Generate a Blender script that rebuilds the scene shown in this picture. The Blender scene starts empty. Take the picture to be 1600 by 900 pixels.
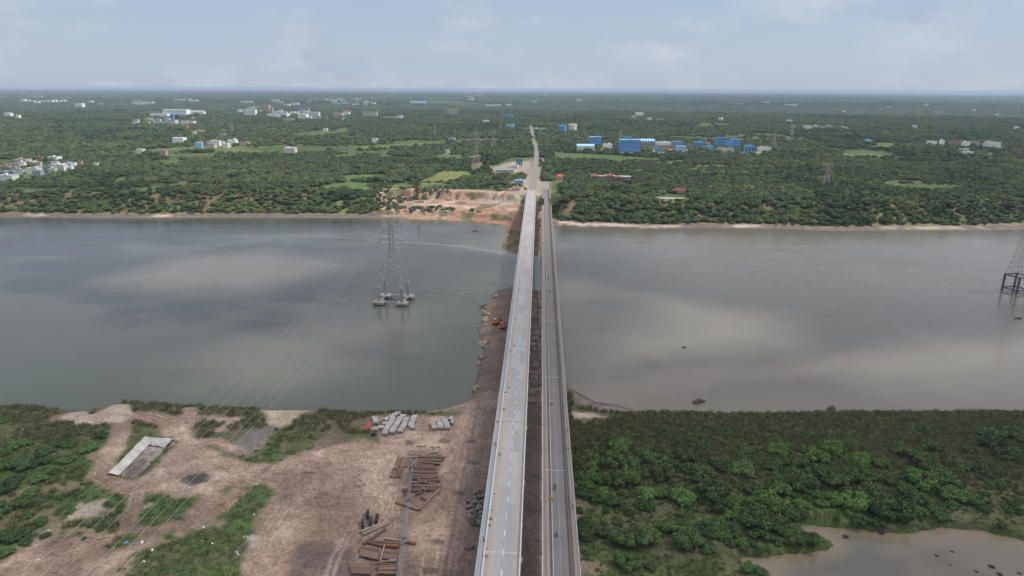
import bpy, bmesh, math, random
import numpy as np
from mathutils import Vector, Matrix

R = math.radians
random.seed(7)
rng = np.random.default_rng(7)
sc = bpy.context.scene
COL = sc.collection

# ------------------------------------------------------------------ camera, light, exposure
F_PX = 1066.0                       # focal length in pixels of a 1600 px wide frame
CAM_H = 150.0
PITCH, YAW, ROLL = 16.26, 2.20, 0.32
SUN_EL, SUN_AZ = 53.0, 8.0          # azimuth counted from +X (right of the bridges) towards +Y
SUN_STRENGTH, SKY_STRENGTH, EXPOSURE = 3.5, 0.095, 0.19
HAZE_DENSITY = 4.8e-5
SHADE_CLOUD_DENSITY = 0.11
# clouds: unseen, added for shade; centre of the shadow on the ground, half widths, height, lobes, seed
SHADE_CLOUDS = [(40, 250, 700, 430, 950, 20, 1), (-750, 930, 420, 170, 1000, 6, 2), (-2200, 6200, 2600, 900, 1500, 16, 4), (2200, 6800, 3000, 1300, 1600, 18, 5), (0, 11000, 6000, 2500, 2000, 18, 8), (900, 2100, 700, 220, 1100, 6, 6), (-1500, 1900, 500, 180, 1100, 5, 7)]

cd = bpy.data.cameras.new('camera')
cam = bpy.data.objects.new('camera', cd)
COL.objects.link(cam)
cd.sensor_width = 36.0
cd.lens = 36.0 * F_PX / 1600.0
cd.clip_start = 1.0
cd.clip_end = 200000.0
CAM_ROT = (Matrix.Rotation(R(YAW), 3, 'Z') @ Matrix.Rotation(R(90 - PITCH), 3, 'X') @ Matrix.Rotation(R(ROLL), 3, 'Z'))
cam.matrix_world = Matrix.Translation((0, 0, CAM_H)) @ CAM_ROT.to_4x4()
sc.camera = cam

sd = bpy.data.lights.new('sun', 'SUN')
sd.energy = SUN_STRENGTH
sd.angle = R(0.55)
sd.color = (1.0, 0.955, 0.89)
sun = bpy.data.objects.new('sun', sd)
COL.objects.link(sun)
sun_dir = Vector((math.cos(R(SUN_EL)) * math.cos(R(SUN_AZ)), math.cos(R(SUN_EL)) * math.sin(R(SUN_AZ)), math.sin(R(SUN_EL))))
sun.rotation_euler = sun_dir.to_track_quat('Z', 'Y').to_euler()
sun.location = (300, 0, 400)

world = bpy.data.worlds.new('World')
sc.world = world
world.use_nodes = True
wn = world.node_tree
wn.nodes.clear()
def wnode(t, **k):
    n = wn.nodes.new(t)
    for a, b in k.items(): setattr(n, a, b)
    return n
w_out = wnode('ShaderNodeOutputWorld'); w_bg = wnode('ShaderNodeBackground')
w_sky = wnode('ShaderNodeTexSky'); w_sky.sky_type = 'NISHITA'; w_sky.sun_disc = False
w_sky.sun_elevation = R(SUN_EL); w_sky.sun_rotation = R(90 - SUN_AZ)
w_sky.air_density = 1.0; w_sky.dust_density = 0.6; w_sky.ozone_density = 2.5; w_sky.altitude = 150
w_tc = wnode('ShaderNodeTexCoord'); w_sep = wnode('ShaderNodeSeparateXYZ')
wn.links.new(w_tc.outputs['Generated'], w_sep.inputs[0])
def wmath(op, a, b=None, clamp=False):
    n = wnode('ShaderNodeMath', operation=op, use_clamp=clamp)
    for i, v in enumerate((a, b)):
        if v is None: continue
        if isinstance(v, (int, float)): n.inputs[i].default_value = v
        else: wn.links.new(v, n.inputs[i])
    return n.outputs[0]
# soft heaps of cloud, wider than high
w_cmb = wnode('ShaderNodeCombineXYZ')
wn.links.new(w_sep.outputs['X'], w_cmb.inputs[0]); wn.links.new(w_sep.outputs['Y'], w_cmb.inputs[1])
wn.links.new(wmath('MULTIPLY', w_sep.outputs['Z'], 2.6), w_cmb.inputs[2])
def wnoise(scale, detail, rough, off):
    mp = wnode('ShaderNodeMapping'); mp.inputs['Location'].default_value = off
    wn.links.new(w_cmb.outputs[0], mp.inputs[0])
    n = wnode('ShaderNodeTexNoise'); n.inputs['Scale'].default_value = scale
    n.inputs['Detail'].default_value = detail; n.inputs['Roughness'].default_value = rough
    wn.links.new(mp.outputs[0], n.inputs['Vector'])
    return n.outputs['Fac']
def wramp(v, stops):
    n = wnode('ShaderNodeValToRGB')
    cr = n.color_ramp
    while len(cr.elements) < len(stops): cr.elements.new(0.5)
    for e, (p, c) in zip(cr.elements, stops):
        e.position = p; e.color = c if len(c) == 4 else (*c, 1)
    wn.links.new(v, n.inputs[0])
    return n.outputs[0]
def wmix(fac, a, b, mode='MIX'):
    n = wnode('ShaderNodeMix', data_type='RGBA', blend_type=mode)
    for s, v in ((n.inputs[0], fac), (n.inputs[6], a), (n.inputs[7], b)):
        if isinstance(v, (int, float)): s.default_value = v
        elif isinstance(v, tuple): s.default_value = (*v, 1)
        else: wn.links.new(v, s)
    return n.outputs[2]
veil = wramp(wnoise(1.6, 3, 0.5, (3.1, 1.7, 0)), [(0.30, (0.70,) * 3), (0.72, (1.0,) * 3)])
puffs = wramp(wnoise(5.0, 9, 0.58, (0.4, 5.2, 0.3)), [(0.47, (0,) * 3), (0.68, (0.5,) * 3)])
body = wramp(wnoise(9.0, 6, 0.55, (7.4, 2.2, 0)), [(0.38, (3.7, 4.25, 5.3)), (0.60, (6.9, 7.1, 7.6))])
s1 = wmix(veil, w_sky.outputs[0], (4.1, 4.85, 6.2))
s2 = wmix(puffs, s1, body)
lift = wmath('MULTIPLY', wmath('MAXIMUM', wmath('SUBTRACT', w_sep.outputs['Z'], 0.42), 0.0), 13.0)      # overhead sky brightened, out of view, to add soft fill light
w_up = wnode('ShaderNodeVectorMath', operation='SCALE'); w_up.inputs[0].default_value = (1.0, .96, .90); wn.links.new(lift, w_up.inputs['Scale'])
w_ad = wnode('ShaderNodeVectorMath', operation='ADD'); wn.links.new(s2, w_ad.inputs[0]); wn.links.new(w_up.outputs[0], w_ad.inputs[1])
wn.links.new(w_ad.outputs[0], w_bg.inputs[0])
w_bg.inputs[1].default_value = SKY_STRENGTH
wn.links.new(w_bg.outputs[0], w_out.inputs[0])

vs = sc.view_settings
sc.display_settings.display_device = 'sRGB'
vs.view_transform = 'Standard'; vs.look = 'None'; vs.exposure = EXPOSURE; vs.gamma = 1.0
vs.use_curve_mapping = False
cy = sc.cycles
cy.max_bounces = 6; cy.diffuse_bounces = 2; cy.glossy_bounces = 2; cy.transparent_max_bounces = 96
cy.transmission_bounces = 2; cy.volume_bounces = 0
cy.use_denoising = True
cy.use_adaptive_sampling = True; cy.adaptive_threshold = 0.008
cy.caustics_reflective = False; cy.caustics_refractive = False

# ------------------------------------------------------------------ pixel of the 1600 x 900 photograph -> place on a level
_c = np.array(CAM_ROT)
def ray(x, y):
    return _c @ np.array([(x - 800) / F_PX, -(y - 450) / F_PX, -1.0])
def pix(x, y, z=0.0):
    d = ray(x, y)
    t = (z - CAM_H) / d[2]
    return (d[0] * t, d[1] * t, z)
def px_per_m(p):
    v = _c.T @ (np.array(p, float) - np.array([0, 0, CAM_H]))
    return F_PX / -v[2]
def up_to(x, y, base):
    """height above base at which the pixel (x, y) looks past the place 'base'"""
    d = ray(x, y); b = np.array(base)
    t = math.hypot(b[0], b[1]) / math.hypot(d[0], d[1])
    return CAM_H + d[2] * t - b[2]
def poly(pts, z=0.0):
    return np.array([pix(x, y, z)[:2] for x, y in pts])
def in_view(X, Y, Z, m=1.0):
    P = np.stack([X, Y, Z - CAM_H], -1) @ _c
    w = -P[..., 2]
    ok = w > 1
    w = np.where(ok, w, 1)
    u = P[..., 0] / w * F_PX; v = -P[..., 1] / w * F_PX
    return ok & (np.abs(u) < 800 * m) & (np.abs(v) < 450 * m)

# ------------------------------------------------------------------ numpy noise and masks
def _hash(ix, iy, s):
    n = (ix * 374761393 + iy * 668265263 + s * 1442695041).astype(np.int64) & 0xffffffff
    n = ((n ^ (n >> 13)) * 1274126177) & 0xffffffff
    n = ((n ^ (n >> 16)) * 2246822519) & 0xffffffff
    return ((n ^ (n >> 15)) & 0xffffff) / float(0xffffff)
def vnoise(x, y, s=0):
    ix = np.floor(x).astype(np.int64); iy = np.floor(y).astype(np.int64)
    fx = x - ix; fy = y - iy
    fx = fx * fx * (3 - 2 * fx); fy = fy * fy * (3 - 2 * fy)
    a = _hash(ix, iy, s); b = _hash(ix + 1, iy, s); c = _hash(ix, iy + 1, s); d = _hash(ix + 1, iy + 1, s)
    return a + (b - a) * fx + (c - a) * fy + (a - b - c + d) * fx * fy
def fbm(x, y, s=0, o=4):
    r = 0; a = 0.5; t = 0
    for k in range(o):
        r = r + a * vnoise(x * 2 ** k + 17.3 * k, y * 2 ** k - 9.1 * k, s + k); t += a; a *= 0.55
    return r / t
def smooth(a, b, v):
    t = np.clip((v - a) / (b - a), 0, 1)
    return t * t * (3 - 2 * t)
def inside(X, Y, P):
    r = np.zeros(X.shape, bool)
    n = len(P)
    for i in range(n):
        x0, y0 = P[i]; x1, y1 = P[(i + 1) % n]
        if y0 == y1: continue
        c = ((y0 > Y) != (y1 > Y)) & (X < (x1 - x0) * (Y - y0) / (y1 - y0) + x0)
        r ^= c
    return r
def dist_line(X, Y, P, closed=False):
    D = np.full(X.shape, 1e18)
    n = len(P)
    for i in range(n if closed else n - 1):
        a = P[i]; b = P[(i + 1) % n]
        ab = b - a; L = max(float(ab @ ab), 1e-9)
        t = np.clip(((X - a[0]) * ab[0] + (Y - a[1]) * ab[1]) / L, 0, 1)
        D = np.minimum(D, (X - a[0] - t * ab[0]) ** 2 + (Y - a[1] - t * ab[1]) ** 2)
    return np.sqrt(D)
def pmask(X, Y, P, soft=1.5, warp=3.0, ws=0.12, seed=0):
    """1 inside the polygon, with an uneven soft edge"""
    M = np.zeros(X.shape)
    lo = P.min(0) - 4 * soft - 2 * warp; hi = P.max(0) + 4 * soft + 2 * warp
    k = (X > lo[0]) & (X < hi[0]) & (Y > lo[1]) & (Y < hi[1])
    if not k.any(): return M
    x = X[k]; y = Y[k]
    xw = x + warp * 2 * (fbm(x * ws, y * ws, seed + 31) - .5); yw = y + warp * 2 * (fbm(x * ws + 50, y * ws, seed + 57) - .5)
    d = dist_line(xw, yw, P, True) * np.where(inside(xw, yw, P), 1, -1)
    M[k] = smooth(-soft, soft, d)
    return M
def lmask(X, Y, P, w, soft=1.5, warp=2.0, ws=0.12, seed=0):
    M = np.zeros(X.shape)
    m = w + 2 * soft + 2 * warp
    lo = P.min(0) - m; hi = P.max(0) + m
    k = (X > lo[0]) & (X < hi[0]) & (Y > lo[1]) & (Y < hi[1])
    if not k.any(): return M
    x = X[k]; y = Y[k]
    xw = x + warp * 2 * (fbm(x * ws, y * ws, seed + 31) - .5); yw = y + warp * 2 * (fbm(x * ws + 50, y * ws, seed + 57) - .5)
    d = dist_line(xw, yw, P)
    d = dist_line(xw, yw, P)
    M[k] = 1 - smooth(w / 2 - soft, w / 2 + soft, d)
    return M

# ------------------------------------------------------------------ object helpers
def tag(o, label=None, cat=None, group=None, kind=None):
    if label: o['label'] = label
    if cat: o['category'] = cat
    if group: o['group'] = group
    if kind: o['kind'] = kind
    return o
def link(name, data, parent=None, loc=None, rz=0.0):
    o = bpy.data.objects.new(name, data)
    COL.objects.link(o)
    if parent: o.parent = parent
    if loc is not None: o.location = loc
    if rz: o.rotation_euler = (0, 0, rz)
    return o
def thing(name, label, cat, loc=(0, 0, 0), rz=0.0, group=None):
    return tag(link(name, None, None, loc, rz), label, cat, group)
def kids(o): return [c for c in o.children]
def dup(root, loc=None, rz=None, label=None, group=None, scale=None):
    r = root.copy(); COL.objects.link(r)
    if loc is not None: r.location = loc
    if rz is not None: r.rotation_euler = (0, 0, rz)
    if scale is not None: r.scale = scale
    if label: r['label'] = label
    if group: r['group'] = group
    for ch in kids(root):
        c = ch.copy(); COL.objects.link(c); c.parent = r
        for g in kids(ch):
            d = g.copy(); COL.objects.link(d); d.parent = c
    return r
class MB:
    """collects shapes and links them as ONE mesh object"""
    def __init__(s): s.v = []; s.f = []; s.m = []; s.sm = []
    def add(s, vs_, fs, mi=0, smooth_=False):
        k = len(s.v); s.v += [tuple(v) for v in vs_]
        for f in fs: s.f.append(tuple(k + i for i in f)); s.m.append(mi); s.sm.append(smooth_)
        return s
    def box(s, c, size, rz=0.0, mi=0, top=1.0):
        hx, hy, hz = size[0] / 2, size[1] / 2, size[2] / 2
        ca, sa = math.cos(rz), math.sin(rz)
        V = []
        for z in (-hz, hz):
            k = top if z > 0 else 1.0
            for x, y in ((-hx, -hy), (hx, -hy), (hx, hy), (-hx, hy)):
                x *= k; y *= k
                V.append((c[0] + x * ca - y * sa, c[1] + x * sa + y * ca, c[2] + z))
        return s.add(V, [(0, 3, 2, 1), (4, 5, 6, 7), (0, 1, 5, 4), (1, 2, 6, 5), (2, 3, 7, 6), (3, 0, 4, 7)], mi)
    def tube(s, p0, p1, r0, r1=None, n=8, mi=0, cap=True, inner=None, sm=True):
        r1 = r0 if r1 is None else r1
        a = Vector(p0); b = Vector(p1); d = (b - a).normalized()
        u = d.orthogonal().normalized(); w = d.cross(u)
        V = []
        for p, r in ((a, r0), (b, r1)):
            for i in range(n):
                t = 2 * math.pi * i / n
                V.append(p + (u * math.cos(t) + w * math.sin(t)) * r)
        s.add(V, [(i, (i + 1) % n, n + (i + 1) % n, n + i) for i in range(n)], mi, sm)
        if inner:
            V2 = []
            for p, r in ((a, inner), (b, inner)):
                for i in range(n):
                    t = 2 * math.pi * i / n
                    V2.append(p + (u * math.cos(t) + w * math.sin(t)) * r)
            s.add(V2, [(i, n + i, n + (i + 1) % n, (i + 1) % n) for i in range(n)], mi, sm)
            for e in (0, 1):
                V3 = V[e * n:e * n + n] + V2[e * n:e * n + n]
                s.add(V3, [(i, n + i, n + (i + 1) % n, (i + 1) % n) if e == 0 else (i, (i + 1) % n, n + (i + 1) % n, n + i) for i in range(n)], mi)
        elif cap:
            s.add(V[:n], [tuple(reversed(range(n)))], mi); s.add(V[n:], [tuple(range(n))], mi)
        return s
    def bar(s, p0, p1, w, mi=0):
        return s.tube(p0, p1, w * .7071, n=4, mi=mi, sm=False)
    def prism(s, prof, axis_from, axis_to, mi=0):
        """profile of (x, z) swept from y = axis_from to y = axis_to"""
        n = len(prof)
        V = [(x, axis_from, z) for x, z in prof] + [(x, axis_to, z) for x, z in prof]
        F = [(i, (i + 1) % n, n + (i + 1) % n, n + i) for i in range(n)]
        F += [tuple(reversed(range(n))), tuple(range(n, 2 * n))]
        return s.add(V, F, mi)
    def mesh(s, name, mats):
        me = bpy.data.meshes.new(name)
        me.from_pydata(s.v, [], s.f)
        for m in (mats if isinstance(mats, (list, tuple)) else [mats]): me.materials.append(m)
        me.polygons.foreach_set('material_index', s.m)
        me.polygons.foreach_set('use_smooth', s.sm)
        me.update()
        return me
    def build(s, name, mats, parent=None, loc=None, rz=0.0):
        return link(name, s.mesh(name, mats), parent, loc, rz)

# ------------------------------------------------------------------ materials
class NT:
    def __init__(s, name):
        s.mat = bpy.data.materials.new(name); s.mat.use_nodes = True
        s.t = s.mat.node_tree; s.t.nodes.clear()
        s.out = s.n('ShaderNodeOutputMaterial'); s.p = s.n('ShaderNodeBsdfPrincipled')
        s.l(s.p.outputs[0], s.out.inputs[0])
        s.p.inputs['Specular IOR Level'].default_value = 0.25
    def n(s, t, **k):
        x = s.t.nodes.new(t)
        for a, b in k.items(): setattr(x, a, b)
        return x
    def l(s, a, b): s.t.links.new(a, b)
    def put(s, sock, v):
        if isinstance(v, (int, float)): sock.default_value = v
        elif isinstance(v, (tuple, list)): sock.default_value = v if len(sock.default_value) == len(v) else (*v, 1)
        else: s.l(v, sock)
    def math(s, op, a, b=0.0, c=0.0, clamp=False):
        x = s.n('ShaderNodeMath', operation=op, use_clamp=clamp)
        s.put(x.inputs[0], a); s.put(x.inputs[1], b); s.put(x.inputs[2], c)
        return x.outputs[0]
    def mix(s, f, a, b, mode='MIX'):
        x = s.n('ShaderNodeMix', data_type='RGBA', blend_type=mode)
        s.put(x.inputs[0], f); s.put(x.inputs[6], a); s.put(x.inputs[7], b)
        return x.outputs[2]
    def coord(s, which='Object', scale=(1, 1, 1)):
        tc = s.n('ShaderNodeTexCoord'); m = s.n('ShaderNodeMapping')
        m.inputs['Scale'].default_value = scale
        s.l(tc.outputs[which], m.inputs[0]); return m.outputs[0]
    def noise(s, vec, scale, detail=4, rough=0.55):
        x = s.n('ShaderNodeTexNoise'); s.l(vec, x.inputs['Vector'])
        x.inputs['Scale'].default_value = scale; x.inputs['Detail'].default_value = detail; x.inputs['Roughness'].default_value = rough
        return x.outputs['Fac']
    def ramp(s, v, stops):
        x = s.n('ShaderNodeValToRGB'); cr = x.color_ramp
        while len(cr.elements) < len(stops): cr.elements.new(0.5)
        for e, (p, c) in zip(cr.elements, stops):
            e.position = p
            e.color = (c, c, c, 1) if isinstance(c, (int, float)) else (*c, 1)
        s.l(v, x.inputs[0]); return x.outputs[0]
    def bump(s, h, strength, dist):
        b = s.n('ShaderNodeBump'); b.inputs['Strength'].default_value = strength; b.inputs['Distance'].default_value = dist
        s.l(h, b.inputs['Height']); s.l(b.outputs[0], s.p.inputs['Normal'])
_m = {}
def M(name, col, rough=0.85, var=0.25, scale=0.8, dirt=None, metal=0.0, per_object=0.12):
    """worn paint, concrete or metal: a base colour with blotches, some dirt and a slight change from object to object"""
    if name in _m: return _m[name]
    t = NT(name)
    v = t.coord('Object')
    n1 = t.noise(v, scale, 5, 0.6)
    lo = tuple(c * (1 - var) for c in col); hi = tuple(min(1, c * (1 + var)) for c in col)
    c = t.ramp(n1, [(0.3, lo), (0.7, hi)])
    if dirt:
        n2 = t.noise(v, scale * 0.37 + .05, 6, 0.65)
        c = t.mix(t.ramp(n2, [(0.5, 0.0), (0.72, 0.7)]), c, dirt)
    oi = t.n('ShaderNodeObjectInfo')
    f = t.math('MULTIPLY_ADD', oi.outputs['Random'], 2 * per_object, 1 - per_object)
    x = t.n('ShaderNodeVectorMath', operation='SCALE'); t.l(c, x.inputs[0]); t.l(f, x.inputs['Scale'])
    t.l(x.outputs[0], t.p.inputs['Base Color'])
    t.p.inputs['Roughness'].default_value = rough; t.p.inputs['Metallic'].default_value = metal
    _m[name] = t.mat
    return t.mat

def ground_material(name, spec=0.15):
    t = NT(name)
    at = t.n('ShaderNodeAttribute', attribute_name='Col')
    v = t.coord('Object')
    a = t.noise(v, 0.9, 6, 0.65); b = t.noise(v, 0.13, 5, 0.6); c = t.noise(v, 0.012, 4, 0.6)
    f = t.math('MULTIPLY', t.ramp(a, [(0.28, 0.5), (0.5, 1.0), (0.74, 1.45)]), t.ramp(b, [(0.28, 0.72), (0.72, 1.28)]))
    f = t.math('MULTIPLY', f, t.ramp(t.noise(v, 4.0, 4, .7), [(.3, .75), (.7, 1.25)]))
    f = t.math('MULTIPLY', f, t.ramp(c, [(0.3, 0.9), (0.7, 1.1)]))
    x = t.n('ShaderNodeVectorMath', operation='SCALE'); t.l(at.outputs['Color'], x.inputs[0]); t.l(f, x.inputs['Scale'])
    t.l(x.outputs[0], t.p.inputs['Base Color'])
    t.p.inputs['Roughness'].default_value = 0.95; t.p.inputs['Specular IOR Level'].default_value = spec
    t.bump(t.noise(v, 0.8, 7, 0.72), 0.9, 0.6)
    return t.mat

def leaf_material(name, col, hue=(0.75, 1.3), loc_scale=0.006, yellow=(0.10, 0.13, 0.028), amount=0.45):
    t = NT(name)
    oi = t.n('ShaderNodeObjectInfo'); geo = t.n('ShaderNodeNewGeometry')
    big = t.noise(oi.outputs['Location'], loc_scale, 3, 0.55)
    rnd = oi.outputs['Random']
    c = t.mix(t.math('MULTIPLY', t.ramp(big, [(0.42, 0.0), (0.66, 1.0)]), amount), col, yellow)
    c = t.mix(t.math('MULTIPLY', t.math('POWER', rnd, 3.0), 0.5), c, yellow)
    k = t.math('MULTIPLY_ADD', t.math('FRACT', t.math('MULTIPLY', rnd, 7.31)), hue[1] - hue[0], hue[0])
    isl = t.math('MULTIPLY_ADD', geo.outputs['Random Per Island'], 0.56, 0.72)
    x = t.n('ShaderNodeVectorMath', operation='SCALE'); t.l(c, x.inputs[0]); t.l(t.math('MULTIPLY', k, isl), x.inputs['Scale'])
    y = t.n('ShaderNodeVectorMath', operation='MULTIPLY'); t.l(x.outputs[0], y.inputs[0]); t.l(oi.outputs['Color'], y.inputs[1])
    t.l(y.outputs[0], t.p.inputs['Base Color'])
    t.p.inputs['Roughness'].default_value = 0.75; t.p.inputs['Specular IOR Level'].default_value = 0.2
    return t.mat

CONCRETE = M('concrete', (0.33, 0.31, 0.29), var=0.2, scale=0.5, dirt=(0.20, 0.17, 0.14))
PALE_CONCRETE = M('pale_concrete', (0.42, 0.41, 0.41), var=0.15, scale=0.6, dirt=(0.27, 0.24, 0.21))
DARK_CONCRETE = M('dark_concrete', (0.17, 0.15, 0.135), var=0.3, scale=0.7, dirt=(0.09, 0.08, 0.07), per_object=0.3)
PIPE_CONCRETE = M('pipe_concrete', (0.43, 0.39, 0.36), var=0.15, scale=1.5, dirt=(0.27, 0.22, 0.18), per_object=0.16)
RUST = M('rusty_steel', (0.19, 0.115, 0.085), rough=0.8, var=0.3, scale=1.2, dirt=(0.25, 0.17, 0.13), per_object=0.35)
RUST_BRIGHT = M('orange_rust', (0.25, 0.105, 0.055), rough=0.8, var=0.3, scale=1.2, per_object=0.2)
DARK_STEEL = M('dark_steel', (0.05, 0.042, 0.04), rough=0.6, var=0.3, scale=1.2)
GALV = M('galvanised_steel', (0.40, 0.35, 0.30), rough=0.6, var=0.2, scale=0.6)
BOOM_PAINT = M('blue_grey_steel', (0.22, 0.25, 0.30), rough=0.6, var=0.2, scale=0.6)
CABLE = M('aluminium_cable', (0.36, 0.35, 0.33), rough=0.5, var=0.1)
WHITE = M('white_paint', (0.80, 0.80, 0.79), rough=0.7, var=0.08, scale=0.4, dirt=(0.55, 0.53, 0.50))
CREAM = M('cream_render', (0.55, 0.50, 0.43), rough=0.85, var=0.12, scale=0.3, dirt=(0.38, 0.34, 0.29))
TAN = M('tan_render', (0.48, 0.37, 0.28), rough=0.85, var=0.12, scale=0.3)
PINK = M('pinkish_render', (0.42, 0.31, 0.27), rough=0.85, var=0.15, scale=0.4)
BRICK = M('brick_render', (0.31, 0.19, 0.155), rough=0.9, var=0.2, scale=0.6)
RED_ROOF = M('red_roof', (0.24, 0.085, 0.07), rough=0.8, var=0.25, scale=0.7)
MAROON = M('maroon_tiles', (0.15, 0.055, 0.045), rough=0.8, var=0.25, scale=0.7)
BLUE = M('blue_cladding', (0.115, 0.31, 0.58), rough=0.6, var=0.15, scale=0.2)
PALE_BLUE = M('pale_blue_roof', (0.30, 0.52, 0.70), rough=0.55, var=0.12, scale=0.2)
GREY_ROOF = M('grey_roof', (0.36, 0.35, 0.35), rough=0.8, var=0.2, scale=0.2, dirt=(0.24, 0.21, 0.19))
BROWN_ROOF = M('weathered_roof', (0.22, 0.18, 0.16), rough=0.9, var=0.25, scale=0.3)
TURQ = M('turquoise_paint', (0.20, 0.29, 0.28), rough=0.7, var=0.1)
GLASS = M('dark_window', (0.045, 0.055, 0.065), rough=0.25, var=0.2)
ORANGE = M('orange_paint', (0.48, 0.14, 0.03), rough=0.5, var=0.15)
YELLOW = M('yellow_paint', (0.60, 0.33, 0.03), rough=0.5, var=0.15)
RUBBER = M('black_rubber', (0.02, 0.02, 0.02), rough=0.8, var=0.2)
BARK = M('bark', (0.10, 0.075, 0.055), rough=0.95, var=0.3, scale=1.5)
ROCKM = M('boulder_rock', (0.27, 0.205, 0.160), rough=0.95, var=0.35, scale=0.8, dirt=(0.12, 0.10, 0.09), per_object=0.3)
SKIN = M('skin', (0.20, 0.11, 0.07), rough=0.6, var=0.1)

# ------------------------------------------------------------------ the lie of the land
DECK = 20.0
NEAR_PX = [(-900, 665), (-300, 645), (0, 636), (60, 635), (100, 641), (140, 641), (160, 636), (180, 630), (205, 628), (270, 632), (300, 634), (400, 639),
           (480, 640), (560, 645), (640, 644), (690, 640), (718, 632), (738, 622), (742, 600), (750, 570), (757, 545), (752, 538), (746, 514),
           (753, 505), (762, 492), (750, 487), (766, 472), (771, 457), (786, 451), (802, 449), (846, 455), (852, 480), (860, 520), (872, 570), (886, 603),
           (905, 614), (930, 628), (962, 632), (1000, 644), (1100, 648), (1300, 646), (1600, 645), (1900, 652), (2600, 680)]
FAR_PX = [(-1200, 352), (-300, 342), (0, 340), (200, 341), (400, 340), (560, 341), (640, 342), (720, 345), (775, 350), (793, 353), (791, 372), (786, 380),
          (785, 387), (796, 393), (812, 398), (842, 400), (850, 380), (858, 356), (880, 352), (905, 355), (960, 355), (1000, 358), (1100, 357), (1230, 358),
          (1300, 361), (1400, 361), (1500, 360), (1600, 359), (1900, 360), (2800, 366)]
near_line = poly(NEAR_PX); far_line = poly(FAR_PX)
NEAR = np.vstack([near_line, [[2500, -400], [-2500, -400]]])
FAR = np.vstack([far_line, [[90000, 70000], [-90000, 70000]]])
def sdist(X, Y, line, P):
    return dist_line(X, Y, line) * np.where(inside(X, Y, P), 1, -1)
POND_Z = 0.7
POND = poly([(1138, 878), (1160, 868), (1215, 870), (1285, 858), (1302, 850), (1285, 838), (1250, 830), (1250, 817), (1320, 822), (1400, 833), (1470, 826),
             (1540, 829), (1600, 845), (1800, 880), (1900, 1100), (1200, 1100), (1205, 900), (1195, 888), (1165, 884)], POND_Z)
SANDBAR = poly([(893, 610), (930, 628), (962, 633), (1000, 645), (1015, 652), (960, 652), (893, 640)], 0.3)
CUT_X0, CUT_X1 = pix(572, 330, 8)[0], pix(815, 330, 8)[0]
MOUNDS = [  # pixel, radii in metres, turn, height
    ((520, 664), (15, 4.5), 0.25, 3.0), ((465, 692), (9, 5), 0.1, 2.2), ((405, 682), (6, 9), -0.5, 2.4), ((303, 747), (6, 2.6), 0.1, 2.0),
    ((490, 745), (11, 6), 0.0, 1.3), ((450, 775), (9, 5), 0.3, 1.0), ((500, 800), (8, 5), 0.2, 0.8), ((150, 652), (11, 3), 0.1, 1.8), ((455, 645), (10, 2.5), 0, 1.4),
    ((760, 470), (9, 8), 0.2, 2.6), ((762, 515), (4, 5), 0.1, 2.0), ((755, 489), (4, 4), 0.1, 1.5), ((840, 475), (4, 6), 0, 2.0), ((838, 520), (5, 9), 0, 2.2),
    ((836, 600), (5, 14), 0, 2.5), ((833, 700), (5, 20), 0, 1.5), ((905, 885), (7, 4), 0.1, 1.2), ((930, 650), (9, 3), 0.0, 0.9), ((945, 795), (5, 3), 0, 1.4), ((545, 870), (10, 6), .3, .8)]
MOUND_W = [(pix(px[0], px[1], 4.5)[:2], r, a, h) for px, r, a, h in MOUNDS]
PIT_PX = [(172, 741), (226, 686), (268, 690), (212, 744)]
PIT = poly(PIT_PX, 4.0)

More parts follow.
